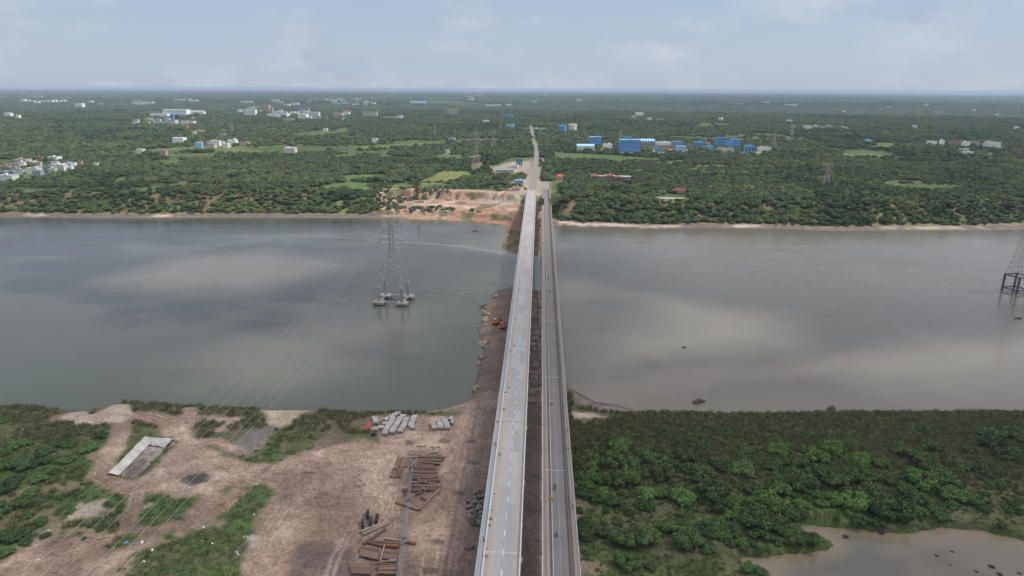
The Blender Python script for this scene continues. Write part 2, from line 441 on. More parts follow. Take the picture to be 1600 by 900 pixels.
def height(X, Y, fine=True):
    dN = sdist(X, Y, near_line, NEAR)
    dF = sdist(X, Y, far_line, FAR)
    n1 = fbm(X * .05, Y * .05, 3, 4); n2 = fbm(X * .25, Y * .25, 9, 3)
    right = smooth(8, 26, X)
    top = 4.0 * (1 - right) + 2.6 * right
    bank = 0.42 * dN + 2.2 * (n1 - .5) * smooth(0, 8, dN)
    hn = np.minimum(bank, top + 0 * X)
    hn = np.where(dN < 0, np.maximum(0.35 * dN, -2), hn)
    cause = smooth(-60, -40, X) * (1 - smooth(-6, 2, X)) * smooth(285, 310, Y)
    hn = hn + smooth(2, 14, dN) * ((n1 - .5) * 1.0 + (n2 - .5) * 0.35) * (1 - .4 * cause)
    sb = pmask(X, Y, SANDBAR, 1.5, 3, .1, 5)
    hn = hn * (1 - sb) + sb * np.clip(0.08 * dN - .05, -.2, .45)
    for (cx, cy_), (rx, ry), a, hh in MOUND_W:
        k = (np.abs(X - cx) < 30) & (np.abs(Y - cy_) < 45)
        if not k.any(): continue
        x = X[k] - cx; y = Y[k] - cy_
        u = (x * math.cos(a) + y * math.sin(a)) / rx; v = (-x * math.sin(a) + y * math.cos(a)) / ry
        q = np.sqrt(u * u + v * v) + .5 * (fbm(X[k] * .3, Y[k] * .3, 21, 3) - .5)
        hn[k] += hh * np.clip(1 - q, 0, 1) ** .8
    hn = hn - 2.2 * pmask(X, Y, PIT, .5, .2, .2)
    pd = pmask(X, Y, POND, 1.5, 2.2, .13, 8)
    hn = hn * (1 - pd) + pd * -0.6
    # far bank: beach, then a broken slope up to the plateau
    wob = 14 * (fbm(X * .03, Y * .03, 41, 4) - .5) + 5 * (fbm(X * .14, Y * .14, 43, 3) - .5)
    corr = smooth(-62, -40, X) * (1 - smooth(16, 34, X))
    e = dF + wob * (1 - .6 * corr) - 34 * corr
    beach = np.minimum(0.11 * dF, 1.9)
    hf = beach + (DECK - 1.95) * smooth(22, 82, e)
    cut = smooth(CUT_X0 - 8, CUT_X0 + 8, X) * (1 - smooth(CUT_X1 - 4, CUT_X1 + 8, X))
    e2 = dF + .8 * wob
    rug = fbm(X * .12, Y * .12, 45, 4)
    hc = beach + 5.0 * smooth(14, 21, e2 + 6 * (rug - .5)) + 2.6 * smooth(32, 46, e2) + 1.2 * smooth(46, 84, e2) + 9.3 * smooth(88, 103, e2 + 26 * (rug - .5)) + 2.6 * (rug - .5) * smooth(12, 20, dF) * (1 - smooth(100, 112, dF)) + 1.2 * (n2 - .5) * smooth(12, 20, dF) * (1 - smooth(100, 112, dF))
    hf = hf * (1 - cut) + hc * cut
    hf = hf + smooth(6, 20, dF) * (1 - smooth(84, 118, dF)) * (n2 - .5) * 1.6
    hf = np.where(dF < 0, np.maximum(0.2 * dF, -2), hf)
    flat = smooth(DECK - 1, DECK - .05, hf)
    hf = np.where(dF > 84, hf * (1 - flat) + (DECK - 0.08) * flat, hf)
    h = np.where(dN > -14, hn, np.where(dF > -14, hf, -2.0))
    return h, dN, dF

def lerp(c, col, m):
    return c * (1 - m[..., None]) + np.array(col) * m[..., None]

FIELDS = [  # fields and clearings across the river: outline, colour
    ([(505, 290), (545, 284), (620, 287), (628, 293), (560, 298), (510, 296)], (.085, .135, .038)),
    ([(535, 274), (600, 272), (602, 281), (540, 283)], (.08, .125, .035)),
    ([(655, 285), (690, 268), (728, 268), (738, 273), (700, 285), (660, 291)], (.15, .165, .05)),
    ([(522, 246), (525, 242), (555, 240), (556, 246)], (.085, .13, .04)),
    ([(680, 243), (720, 242), (724, 249), (684, 250)], (.07, .125, .035)),
    ([(733, 244), (752, 241), (753, 247), (735, 249)], (.22, .16, .11)),
    ([(737, 257), (751, 253), (757, 262), (738, 267)], (.19, .15, .11)),
    ([(763, 259), (777, 257), (776, 263), (765, 267)], (.13, .15, .05)),
    ([(608, 292), (640, 283), (648, 289), (622, 299)], (.11, .14, .04)),
    ([(865, 238), (950, 242), (1030, 248), (1035, 258), (1010, 268), (960, 268), (900, 263), (870, 251)], (.075, .105, .035)),
    ([(1040, 252), (1065, 250), (1068, 256), (1045, 259)], (.08, .12, .035)),
    ([(1310, 242), (1365, 239), (1372, 246), (1320, 249)], (.10, .13, .045)),
    ([(1404, 246), (1425, 244), (1426, 250), (1407, 251)], (.085, .13, .04)),
    ([(1440, 247), (1465, 245), (1467, 250), (1441, 251)], (.085, .13, .04)),
    ([(1226, 217), (1258, 215), (1256, 220), (1230, 221)], (.10, .12, .045)),
    ([(235, 310), (285, 305), (290, 313), (240, 319)], (.07, .115, .035)),
    ([(180, 280), (198, 276), (200, 286), (182, 289)], (.075, .12, .035)),
    ([(98, 296), (126, 294), (123, 302), (100, 304)], (.07, .10, .035)),
    ([(234, 262), (239, 262), (238, 276), (233, 276)], (.09, .12, .04)),
    ([(415, 302), (500, 292), (578, 299), (575, 309), (500, 313), (430, 311)], (.07, .115, .035)),
    ([(265, 206), (290, 205), (290, 208), (266, 209)], (.08, .12, .04)),
    ([(455, 219), (500, 218), (505, 221), (460, 222)], (.07, .10, .035)),
    ([(640, 158), (700, 156), (760, 162), (740, 167), (660, 163)], (.06, .09, .035)),
]
FIELD_W = [(poly(p, DECK), c) for p, c in FIELDS]
CUT_SOIL = poly([(576, 299), (600, 294), (640, 297), (690, 296), (740, 303), (790, 304), (822, 298), (846, 300), (858, 340), (850, 404), (784, 396), (785, 352), (740, 347),
                 (700, 340), (640, 330), (580, 322)], 9)
ROAD_PX = [(832, 300), (835.5, 270), (838.5, 245), (838, 234), (835.5, 224), (833, 214), (831, 205), (830, 196)]
ROAD = poly(ROAD_PX, DECK)
YARD = [
    [(405, 738), (440, 712), (560, 690), (600, 688), (720, 662), (745, 620), (800, 610), (800, 1100), (360, 1100), (382, 900), (398, 850), (400, 800), (422, 772)],
    [(565, 655), (640, 648), (720, 650), (745, 630), (740, 700), (600, 700)],
    [(272, 694), (300, 712), (345, 728), (405, 742), (400, 762), (330, 762), (240, 768), (180, 764), (152, 748), (166, 746), (217, 750), (277, 694)],
    [(40, 852), (130, 836), (215, 832), (232, 850), (185, 880), (155, 905), (140, 1000), (-40, 1000), (15, 885)],
]
TRACKS = [
    ([(95, 652), (140, 652), (190, 650), (240, 650), (270, 660), (285, 690)], 9), ([(195, 650), (186, 690), (160, 722), (152, 746), (182, 760), (260, 764), (330, 758), (400, 741), (470, 733)], 8),
    ([(270, 668), (290, 695), (330, 716), (392, 737), (470, 735)], 10), ([(302, 637), (292, 660), (272, 682)], 7), ([(335, 758), (322, 790), (292, 815), (240, 832), (190, 838), (120, 852), (60, 872), (-20, 902)], 8),
    ([(212, 772), (203, 800), (198, 832)], 6), ([(400, 748), (348, 790), (302, 820)], 7), ([(240, 832), (185, 868), (130, 900)], 8), ([(285, 664), (320, 650), (370, 655), (340, 672)], 4),
    ([(290, 690), (340, 690), (380, 705)], 5)]
def land_colour(X, Y, h, dN, dF):
    n1 = fbm(X * .02, Y * .02, 61, 4); n2 = fbm(X * .09, Y * .09, 67, 4); n3 = fbm(X * .4, Y * .4, 71, 3)
    c = np.zeros(X.shape + (3,)); c[:] = (.05, .07, .025)
    # ---- near bank
    near = dN > -14
    g = lerp(np.zeros(X.shape + (3,)) + np.array((.092, .125, .041)), (.16, .135, .078), smooth(.45, .62, n2))
    g = lerp(g, (.065, .10, .032), smooth(.5, .7, n1))
    g = lerp(g, (.27, .19, .14), smooth(.50, .62, n2 + .22 * (n3 - .5)) * smooth(-190, -150, X + .35 * (Y - 190)) * (1 - smooth(12, 26, X)) * .85)
    dry = (1 - smooth(20, 75, dN + 30 * (n1 - .5)))
    g = lerp(g, (.105, .092, .055), dry * .75)
    soil = np.zeros(X.shape)
    for k, p in enumerate(YARD): soil = np.maximum(soil, pmask(X, Y, poly(p, 4), 2.0, 5, .09, k))
    for k, (p, w) in enumerate(TRACKS): soil = np.maximum(soil, lmask(X, Y, poly(p, 4), w, 1.6, 3, .11, k))
    cause = smooth(-62, -50, X) * (1 - smooth(-3, 4, X)) * smooth(286, 300, Y)
    soil = np.maximum(soil, cause * (dN > -2))
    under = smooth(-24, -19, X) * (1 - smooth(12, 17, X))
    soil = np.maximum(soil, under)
    sc_ = lerp(np.zeros(X.shape + (3,)) + np.array((.318, .215, .163)), (.405, .292, .222), smooth(.45, .65, n2))
    sc_ = lerp(sc_, (.205, .138, .10), smooth(.50, .66, n1) * .85)
    sc_ = lerp(sc_, (.20, .14, .115), smooth(.6, .75, n3) * .5)
    # wheel tracks along the causeway and haul road
    rut = .5 + .5 * np.sin(X * 2.1 + 5 * (fbm(Y * .01, X * .05, 5, 2)))
    haul = lmask(X, Y, poly([(715, 1050), (722, 850), (736, 720), (752, 640), (770, 560), (785, 500)], 4), 12, 2.5, 2, .05)
    sc_ = lerp(sc_, (.20, .145, .118), haul * (.35 + .5 * rut) * .8)
    darkstrip = smooth(-27, -22, X + 3 * (n2 - .5)) * (1 - smooth(-2, 4, X)) * near  # dark soil, with the bridge's shadow painted in beside and under it
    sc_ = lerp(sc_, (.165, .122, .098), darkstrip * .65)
    cdark = smooth(306, 330, Y) * near
    sc_ = lerp(sc_, (.165, .112, .088), cdark * .7)
    ruts = np.zeros(X.shape)
    for k, (p, w) in enumerate(TRACKS + [([(470, 735), (560, 705), (640, 690), (720, 668), (762, 618)], 16), ([(470, 740), (540, 745), (590, 790), (560, 850), (500, 905)], 14), ([(640, 690), (600, 740), (610, 830), (670, 905)], 10), ([(735, 650), (715, 740), (690, 830), (680, 905)], 12), ([(400, 745), (470, 760), (430, 830), (400, 905)], 10)]):
        P = poly(p, 4)
        dl = dist_line(X + 3 * (fbm(X * .05, Y * .05, k, 2) - .5), Y, P)
        ruts = np.maximum(ruts, (1 - smooth(w * .35, w * .6, dl)) * smooth(.35, .9, np.sin(dl * 3.1 + 4 * fbm(X * .03, Y * .03, 7 + k, 2))) * smooth(.3, .6, fbm(X * .06 + k, Y * .06, 55, 3)))
    sc_ = lerp(sc_, (.45, .335, .26), ruts * .6)
    sc_ = lerp(sc_, (.16, .11, .085), smooth(.5, .85, vnoise(X * .7, Y * .3, 90)) * ruts * .6)
    for p, col, a in [([(448, 872), (470, 850), (520, 848), (552, 860), (545, 905), (450, 905)], (.12, .09, .078), .85),
                      ([(440, 690), (455, 672), (505, 660), (575, 653), (568, 682), (520, 697), (470, 706)], (.165, .108, .084), .85),
                      ([(432, 742), (500, 722), (570, 732), (572, 772), (500, 802), (440, 790)], (.20, .14, .115), .5),
                      ([(200, 822), (330, 850), (335, 862), (285, 852), (205, 835)], (.17, .12, .09), .8),
                      ([(615, 760), (625, 720), (640, 705), (690, 700), (690, 770), (655, 795), (625, 785)], (.15, .115, .10), .5),
                      ([(545, 850), (640, 820), (645, 905), (545, 905)], (.16, .12, .10), .4),
                      ([(700, 720), (712, 690), (716, 720), (700, 800), (690, 800)], (.17, .12, .10), .6)]:
        sc_ = lerp(sc_, col, a * pmask(X, Y, poly(p, 4), 2, 3, .12, 3))
    for (x, y, w) in ((695, 688, 3.5), (741, 723, 3), (682, 846, 3), (672, 890, 3.5), (482, 742, 2.5), (560, 760, 2), (735, 690, 3), (716, 770, 3), (640, 690, 3), (505, 770, 2)):
        sc_ = lerp(sc_, (.10, .075, .062), .75 * lmask(X, Y, poly([(x - 4, y), (x + 4, y + 1)], 4), w, .8, 1.0, .3))
    churn = pmask(X, Y, poly([(432, 742), (500, 722), (570, 732), (572, 772), (500, 802), (440, 790)], 4), 3, 3, .1)
    tr = 1 - smooth(.012, .05, np.abs(fbm(X * .16 + Y * .05, Y * .11 - X * .07, 77, 4) - .5))
    sc_ = lerp(sc_, (.17, .118, .097), churn * tr * .7)
    for p in ([(508, 905), (520, 870), (533, 852)], [(520, 905), (532, 870), (541, 852)], [(370, 905), (400, 840), (470, 780)]):
        sc_ = lerp(sc_, (.33, .245, .195), .8 * lmask(X, Y, poly(p, 4), 1.2, .4, .8, .1))
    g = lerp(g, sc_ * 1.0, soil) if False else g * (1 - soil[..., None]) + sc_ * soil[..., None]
    for k, (p, col, a) in enumerate([
            ([(95, 652), (112, 641), (150, 646), (178, 632), (198, 630), (208, 650), (190, 660), (128, 662)], (.40, .315, .26), .8),
            ([(410, 640), (470, 633), (492, 640), (458, 657), (435, 668), (418, 660)], (.44, .36, .27), .85),
            ([(370, 690), (397, 672), (430, 667), (426, 682), (402, 702), (375, 702)], (.19, .16, .145), .9),
            ([(345, 708), (375, 700), (400, 705), (385, 715)], (.17, .145, .135), .6),
            ([(402, 708), (420, 682), (458, 664), (442, 690), (446, 714), (420, 720)], (.065, .10, .03), .9),
            ([(286, 748), (293, 740), (306, 737), (320, 738), (327, 743), (324, 751), (314, 755), (300, 757), (290, 755)], (.075, .068, .066), .95),
            ([(268, 745), (288, 740), (292, 755), (270, 750)], (.06, .08, .03), .9),
            ([(112, 812), (127, 787), (165, 785), (150, 806)], (.40, .32, .26), .9),
            ([(375, 855), (380, 838), (394, 836), (392, 855)], (.40, .34, .29), .9),
            ([(215, 805), (255, 782), (320, 780), (290, 812), (250, 823), (220, 822)], (.058, .082, .03), .95),
            ([(338, 790), (360, 768), (405, 756), (425, 770), (400, 812), (335, 812)], (.066, .085, .032), .92),
            ([(270, 842), (330, 820), (395, 815), (388, 860), (370, 900), (190, 905), (210, 875), (250, 850)], (.066, .088, .034), .85),
            ([(165, 862), (185, 838), (215, 836), (212, 848), (180, 862)], (.06, .09, .03), .9),
            ([(222, 685), (270, 684), (275, 692), (215, 748), (168, 745)], (.06, .09, .03), .95),
            ([(640, 640), (705, 636), (735, 628), (720, 645), (650, 652), (600, 640)], (.065, .09, .035), .8),
            ([(893, 640), (926, 643), (978, 650), (920, 662), (893, 657)], (.46, .36, .29), .85),
            ([(905, 880), (930, 868), (950, 885), (940, 902), (905, 902)], (.27, .20, .155), .7),
            ([(925, 790), (945, 782), (957, 795), (940, 800)], (.16, .12, .09), .8),
            ([(895, 872), (1000, 870), (1130, 885), (1130, 892), (1000, 878), (895, 880)], (.12, .115, .065), .5)]):
        g = lerp(g, col, a * pmask(X, Y, poly(p, 4), 1.6, 3.0, .15, 20 + k) * (np.where(True, smooth(.40, .58, n2 + .4 * (n3 - .5)), 1) if col[1] > col[0] and col[1] < .12 else 1))
    rim = pmask(X, Y, PIT, .4, .2, .2)
    inner = PIT.mean(0) + (PIT - PIT.mean(0)) * .93
    g = lerp(g, (.33, .27, .23), pmask(X, Y, inner, .3, .2, .2))
    g = lerp(g, (.17, .135, .12), pmask(X, Y, poly([(190, 744), (205, 722), (222, 714), (232, 722), (212, 744)], 2.2), .6, 1, .2) * rim)
    right = smooth(12, 26, X)
    rr = lerp(np.zeros(X.shape + (3,)) + np.array((.092, .092, .045)), (.062, .088, .032), smooth(.44, .62, n2))
    rr = lerp(rr, (.085, .12, .036), smooth(.5, .66, n1) * (1 - smooth(215, 250, Y)))
    keep = np.maximum(pmask(X, Y, poly([(893, 640), (926, 643), (978, 650), (920, 662), (893, 657)], 1), 1.2, 2, .15), pmask(X, Y, poly([(903, 880), (930, 866), (952, 885), (942, 902), (903, 902)], 3), 1.2, 2, .15))
    g = g * (1 - (right * (1 - keep))[..., None]) + rr * (right * (1 - keep))[..., None]
    sb = pmask(X, Y, SANDBAR, 1.5, 3, .1, 5)
    g = lerp(g, (.20, .158, .145), sb * (1 - smooth(6, 13, dN)) )
    wet = (1 - smooth(.2, 2.6, dN + 1.5 * (n3 - .5)))
    g = lerp(g, (.115, .09, .078), wet * .8)
    # ---- far bank
    f = lerp(np.zeros(X.shape + (3,)) + np.array((.062, .088, .03)), (.11, .15, .046), smooth(.48, .64, n1))
    f = lerp(f, (.10, .085, .05), smooth(.62, .75, n2) * .5)
    b = lerp(np.zeros(X.shape + (3,)) + np.array((.150, .118, .10)), (.46, .37, .30), np.clip(smooth(.56, .70, n1) * .8 + smooth(20, 30, X) * (1 - smooth(95, 140, X)), 0, 1) * smooth(3, 8, dF + 8 * (n2 - .5)) * (1 - smooth(12, 18, dF)))
    b = lerp(b, (.20, .165, .085), smooth(15, 22, dF))
    bm = 1 - smooth(24, 32, dF + 6 * (n2 - .5))
    f = f * (1 - bm[..., None]) + b * bm[..., None]
    steep = smooth(.42, .60, fbm(X * .045, Y * .045, 93, 3)) * smooth(26, 34, dF) * (1 - smooth(84, 96, dF))
    f = lerp(f, (.24, .15, .10), steep * .6)
    for k, (P, col) in enumerate(FIELD_W):
        f = lerp(f, col, .95 * pmask(X, Y, P, 3, 6, .03, k) * smooth(84, 94, dF))
    cs = pmask(X, Y, CUT_SOIL, 4, 8, .06, 4) * (1 - smooth(112, 124, dF + 10 * (n2 - .5)) * (X < -40))
    red = lerp(np.zeros(X.shape + (3,)) + np.array((.315, .20, .138)), (.39, .285, .21), smooth(.45, .62, n2))
    red = lerp(red, (.25, .125, .08), smooth(.55, .7, n3) * .7)
    red = lerp(red, (.29, .135, .08), (1 - smooth(3, 11, h)) * smooth(-110, -60, X) * .7)
    red = lerp(red, (.47, .36, .27), lmask(X, Y, poly([(600, 322), (660, 318), (720, 322), (760, 322), (800, 306), (820, 299)], 10), 7, 2, 2) * .8)
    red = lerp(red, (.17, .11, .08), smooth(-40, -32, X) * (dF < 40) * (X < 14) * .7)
    red = lerp(red, (.33, .31, .25), smooth(.58, .7, fbm(X * .03, Y * .06, 97, 3)) * smooth(60, 80, dF) * .7)
    red = lerp(red, (.075, .09, .035), smooth(.56, .68, fbm(X * .06, Y * .06, 99, 3)) * .75)
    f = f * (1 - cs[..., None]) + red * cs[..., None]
    rd = lmask(X, Y, ROAD, 46, 8, 6, .05, 3) * (1 - smooth(1050, 1500, Y))
    f = lerp(f, (.30, .235, .185), rd * .85)
    for p in ([(770, 262), (800, 252), (828, 252), (828, 262), (805, 272), (772, 272)], [(800, 285), (826, 276), (826, 300), (800, 302)]):
        f = lerp(f, (.33, .27, .22), .85 * pmask(X, Y, poly(p, DECK), 4, 4, .05))
    f = lerp(f, (.30, .27, .24), .8 * pmask(X, Y, poly([(905, 232), (960, 226), (1180, 226), (1190, 238), (1080, 240), (960, 240)], DECK), 6, 6, .03))
    # beyond the trees that stand as trees: the mean colour of woods and clearings
    far = smooth(9000, 14000, np.hypot(X, Y))
    m = fbm(X * .0011, Y * .0011, 81, 5)
    f = f * (1 - far[..., None]) + lerp(lerp(np.zeros(X.shape + (3,)) + np.array((.022, .034, .016)), (.05, .062, .03), smooth(.5, .66, m)), (.22, .21, .19), smooth(.64, .72, fbm(X * .004, Y * .002, 85, 4)) * .35) * far[..., None]
    c = np.where(near[..., None], g, f)
    uw = (dN < -1) & (dF < -1)
    c[uw] = (.10, .09, .07)
    return np.clip(c, 0.004, .9)

def sheet_mesh(name, X, Y, Z, Cc, mat):
    nr, nc = X.shape
    me = bpy.data.meshes.new(name)
    nv = nr * nc
    me.vertices.add(nv)
    me.vertices.foreach_set('co', np.stack([X, Y, Z], -1).astype(np.float32).ravel())
    i = np.arange((nr - 1) * nc).reshape(nr - 1, nc)[:, :-1].ravel()
    q = np.stack([i, i + 1, i + nc + 1, i + nc], -1)
    me.loops.add(q.size); me.polygons.add(len(q))
    me.loops.foreach_set('vertex_index', q.ravel().astype(np.int32))
    me.polygons.foreach_set('loop_start', np.arange(0, q.size, 4, dtype=np.int32))
    me.polygons.foreach_set('use_smooth', np.ones(len(q), bool))
    me.update(calc_edges=True)
    if Cc is not None:
        a = me.color_attributes.new('Col', 'FLOAT_COLOR', 'POINT')
        a.data.foreach_set('color', np.concatenate([Cc.reshape(-1, 3), np.ones((nv, 1))], 1).astype(np.float32).ravel())
    me.materials.append(mat)
    return me

th = np.arange(R(78), R(0.13), -0.0016)
r_ = np.concatenate([CAM_H / np.tan(th), np.arange(785, 960, 2.0)])
r_ = np.sort(r_)
az = np.arange(R(-60), R(60), 0.0027) - R(YAW)
rr_, aa_ = np.meshgrid(r_, -az[::-1] * -1, indexing='ij')
GX = rr_ * np.sin(aa_); GY = rr_ * np.cos(aa_)
GZ, GN, GF = height(GX, GY)
GC = land_colour(GX, GY, GZ, GN, GF)
ground = tag(link('ground', sheet_mesh('ground', GX, GY, GZ, GC, ground_material('earth_and_grass'))), kind='structure')
def gz(x, y):
    a, _, _ = height(np.array([float(x)]), np.array([float(y)])); return float(a[0])
def on_ground(px, py, guess=4.0):
    z = guess
    for _ in range(4):
        p = pix(px, py, z); z = gz(p[0], p[1])
    return (p[0], p[1], z)

# ------------------------------------------------------------------ river and pond
def water_material(name, rough, wave, bumpd):
    t = NT(name)
    at = t.n('ShaderNodeAttribute', attribute_name='Col')
    v = t.coord('Object')
    t.l(at.outputs['Color'], t.p.inputs['Base Color'])
    t.p.inputs['Specular IOR Level'].default_value = 0.5
    t.p.inputs['IOR'].default_value = 1.333
    t.p.inputs['Roughness'].default_value = rough
    v2 = t.coord('Object', (1, .55, 1))
    h = t.math('ADD', t.math('MULTIPLY', t.noise(v2, .30, 4, .6), 1.0), t.math('MULTIPLY', t.noise(v2, 1.3, 3, .6), .10))
    wv = t.n('ShaderNodeTexWave', wave_type='BANDS', bands_direction='Y'); wv.inputs['Scale'].default_value = .055; wv.inputs['Distortion'].default_value = 22.0; wv.inputs['Detail'].default_value = 3.0; wv.inputs['Detail Scale'].default_value = .6; t.l(t.coord('Object', (.35, 1, 1)), wv.inputs['Vector'])
    h = t.math('ADD', h, t.math('MULTIPLY', wv.outputs['Fac'], .32))
    calm = t.ramp(t.noise(v, .010, 3, .55), [(.35, .15), (.65, 1.0)])
    h = t.math('MULTIPLY', h, calm)
    t.bump(h, wave, bumpd)
    return t.mat
ry = np.concatenate([np.arange(175, 420, 2.2), np.arange(420, 920, 4.0)])
rx = np.concatenate([-np.geomspace(3000, 420, 40), np.arange(-416, 470, 3.0), np.geomspace(474, 3000, 40)])
WY, WX = np.meshgrid(ry, rx, indexing='ij')
def water_colour(X, Y):
    dN = sdist(X, Y, near_line, NEAR); dF = sdist(X, Y, far_line, FAR)
    n1 = fbm(X * .006, Y * .012, 101, 4); n2 = fbm(X * .03, Y * .05, 107, 4)
    c = np.zeros(X.shape + (3,)) + np.array((.046, .048, .040))
    c = lerp(c, (.105, .105, .082), smooth(.5, .68, n1) * .8)
    c = lerp(c, (.135, .116, .090), .85 * smooth(0, 140, X))  # turbid water towards the right, with sun glitter painted in as well
    shal = (1 - smooth(0, 26, -dF + 10 * (n2 - .5)))
    c = lerp(c, (.125, .115, .075), shal * .7)
    nb = (1 - smooth(0, 75, -dN + 30 * (n2 - .5))) * smooth(8, 20, X)
    c = lerp(c, (.165, .140, .105), nb * .95)
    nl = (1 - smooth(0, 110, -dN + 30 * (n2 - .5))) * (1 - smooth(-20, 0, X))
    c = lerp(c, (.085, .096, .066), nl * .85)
    sw = lmask(X, Y, poly([(893, 640), (960, 606), (1100, 592), (1300, 572), (1700, 540)], 0), 26, 12, 10, .03)
    c = lerp(c, (.20, .165, .13), sw * .8)
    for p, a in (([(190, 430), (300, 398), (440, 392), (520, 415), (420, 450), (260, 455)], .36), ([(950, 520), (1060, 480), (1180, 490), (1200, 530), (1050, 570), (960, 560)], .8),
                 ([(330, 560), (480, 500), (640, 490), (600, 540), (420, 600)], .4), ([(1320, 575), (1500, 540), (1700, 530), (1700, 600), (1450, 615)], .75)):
        c = lerp(c, (.33, .285, .21), a * pmask(X, Y, poly(p, 0), 42, 30, .012, 9))  # sunlit, reflecting patches painted into the water colour, and a shoal at right
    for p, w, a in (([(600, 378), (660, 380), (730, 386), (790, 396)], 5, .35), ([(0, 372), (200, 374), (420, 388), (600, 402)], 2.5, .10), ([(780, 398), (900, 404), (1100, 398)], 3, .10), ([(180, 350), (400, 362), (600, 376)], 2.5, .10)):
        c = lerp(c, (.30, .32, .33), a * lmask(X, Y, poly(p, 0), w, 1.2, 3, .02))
    return c
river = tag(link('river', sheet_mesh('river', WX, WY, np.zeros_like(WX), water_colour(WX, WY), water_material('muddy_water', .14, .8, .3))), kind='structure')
px_ = np.arange(POND[:, 0].min() - 12, POND[:, 0].max() + 12, 3.0); py_ = np.arange(POND[:, 1].min() - 12, POND[:, 1].max() + 12, 3.0)
PY, PX = np.meshgrid(py_, px_, indexing='ij')
pc = lerp(lerp(np.zeros(PX.shape + (3,)) + np.array((.105, .094, .078)), (.15, .125, .092), smooth(.4, .65, fbm(PX * .03, PY * .05, 151, 4))), (.19, .145, .095), 1 - smooth(0, 9, dist_line(PX, PY, POND, True)))
pond = tag(link('pond', sheet_mesh('pond', PX, PY, np.zeros_like(PX) + POND_Z, pc, water_material('pond_water', .10, .25, .10))), kind='structure')

# ------------------------------------------------------------------ the two bridges
Y_END = 915.0
SPAN = 40.75
PIER_Y = [169.6 + SPAN * k for k in range(-3, 18)]
def deck_material():
    t = NT('cast_deck_concrete')
    v = t.coord('Object'); sep = t.n('ShaderNodeSeparateXYZ'); t.l(v, sep.inputs[0])
    # pours of concrete, two bays wide, each a slightly different grey
    bt = t.n('ShaderNodeTexBrick'); mp = t.n('ShaderNodeMapping'); mp.inputs['Rotation'].default_value = (0, 0, R(90)); mp.inputs['Location'].default_value = (0, -0.4, 0)
    t.l(v, mp.inputs[0]); t.l(mp.outputs[0], bt.inputs['Vector'])
    bt.inputs['Color1'].default_value = (.265, .26, .265, 1); bt.inputs['Color2'].default_value = (.375, .36, .352, 1); bt.inputs['Mortar'].default_value = (.27, .26, .26, 1)
    bt.inputs['Scale'].default_value = 1.0; bt.inputs['Mortar Size'].default_value = 0.03; bt.inputs['Brick Width'].default_value = 17.0; bt.inputs['Row Height'].default_value = 4.3
    bt.offset = 0.37; bt.inputs['Bias'].default_value = 0.0
    c = bt.outputs['Color']
    st = t.noise(t.coord('Object', (1, .18, 1)), .9, 5, .65)
    c = t.mix(t.ramp(st, [(.35, 0.0), (.75, .55)]), c, (.37, .355, .345))
    # dust that gathers along both kerbs
    edge = t.math('ABSOLUTE', t.math('ADD', sep.outputs[0], 8.8))
    wob = t.math('MULTIPLY_ADD', t.noise(v, .25, 4, .6), 1.6, -0.8)
    f = t.ramp(t.math('DIVIDE', t.math('ADD', edge, wob), 6.0), [(.38, 0.0), (.62, .75)])
    c = t.mix(f, c, (.36, .295, .24))
    blot = t.noise(v, .6, 6, .7)
    c = t.mix(t.ramp(blot, [(.52, 0.0), (.72, .6)]), c, (.20, .19, .18))
    tyre = t.ramp(t.noise(t.coord('Object', (1, .006, 1)), 1.1, 4, .6), [(.45, 0.0), (.68, .35)])
    c = t.mix(tyre, c, (.26, .255, .26))
    t.l(c, t.p.inputs['Base Color']); t.p.inputs['Roughness'].default_value = 0.85
    return t.mat
def asphalt_material(name, base, dust):
    t = NT(name)
    v = t.coord('Object')
    c = t.ramp(t.noise(t.coord('Object', (1, .03, 1)), 1.3, 5, .6), [(.3, tuple(k * .85 for k in base)), (.7, tuple(k * 1.15 for k in base))])
    c = t.mix(t.ramp(t.noise(v, .12, 5, .65), [(.45, 0.0), (.75, .5)]), c, dust)
    c = t.mix(t.ramp(t.noise(v, 2.5, 4, .65), [(.5, 0.0), (.8, .3)]), c, tuple(k * .6 for k in base))
    t.l(c, t.p.inputs['Base Color']); t.p.inputs['Roughness'].default_value = 0.85
    return t.mat
def block_paint(name, a, b, period, share=.5):
    """kerb blocks painted alternately along the bridge"""
    t = NT(name)
    v = t.coord('Object'); sep = t.n('ShaderNodeSeparateXYZ'); t.l(v, sep.inputs[0])
    f = t.math('FRACT', t.math('DIVIDE', sep.outputs[1], period))
    k = t.math('GREATER_THAN', f, share)
    grime = t.noise(v, .7, 5, .65)
    c = t.mix(k, a, b)
    c = t.mix(t.ramp(grime, [(.5, 0.0), (.8, .5)]), c, (.25, .22, .2))
    t.l(c, t.p.inputs['Base Color']); t.p.inputs['Roughness'].default_value = .8
    return t.mat
DECK_M = deck_material()
ASPHALT = asphalt_material('worn_asphalt', (.15, .138, .135), (.20, .18, .165))
OLDWALK = asphalt_material('old_walkway_concrete', (.27, .215, .19), (.33, .27, .24))
OLDKERB = asphalt_material('old_kerb_concrete', (.19, .165, .15), (.27, .23, .20))
WEEDY = asphalt_material('silted_gutter', (.085, .08, .068), (.16, .135, .11))
BW = block_paint('black_white_blocks', (.26, .27, .30), (.78, .78, .80), 1.05, .42)
BW2 = block_paint('faded_blocks', (.50, .48, .46), (.12, .11, .11), 1.3, .5)
YLINE = M('yellow_road_paint', (.42, .32, .19), var=.3, scale=.5, dirt=(.42, .36, .30))
WLINE = M('white_road_paint', (.66, .66, .66), var=.15, scale=.5, dirt=(.45, .43, .42))
JOINT = M('joint_filler', (.10, .095, .09), var=.3)
RAIL = M('pale_rail', (.50, .51, .53), var=.12, scale=.3, dirt=(.36, .34, .33))

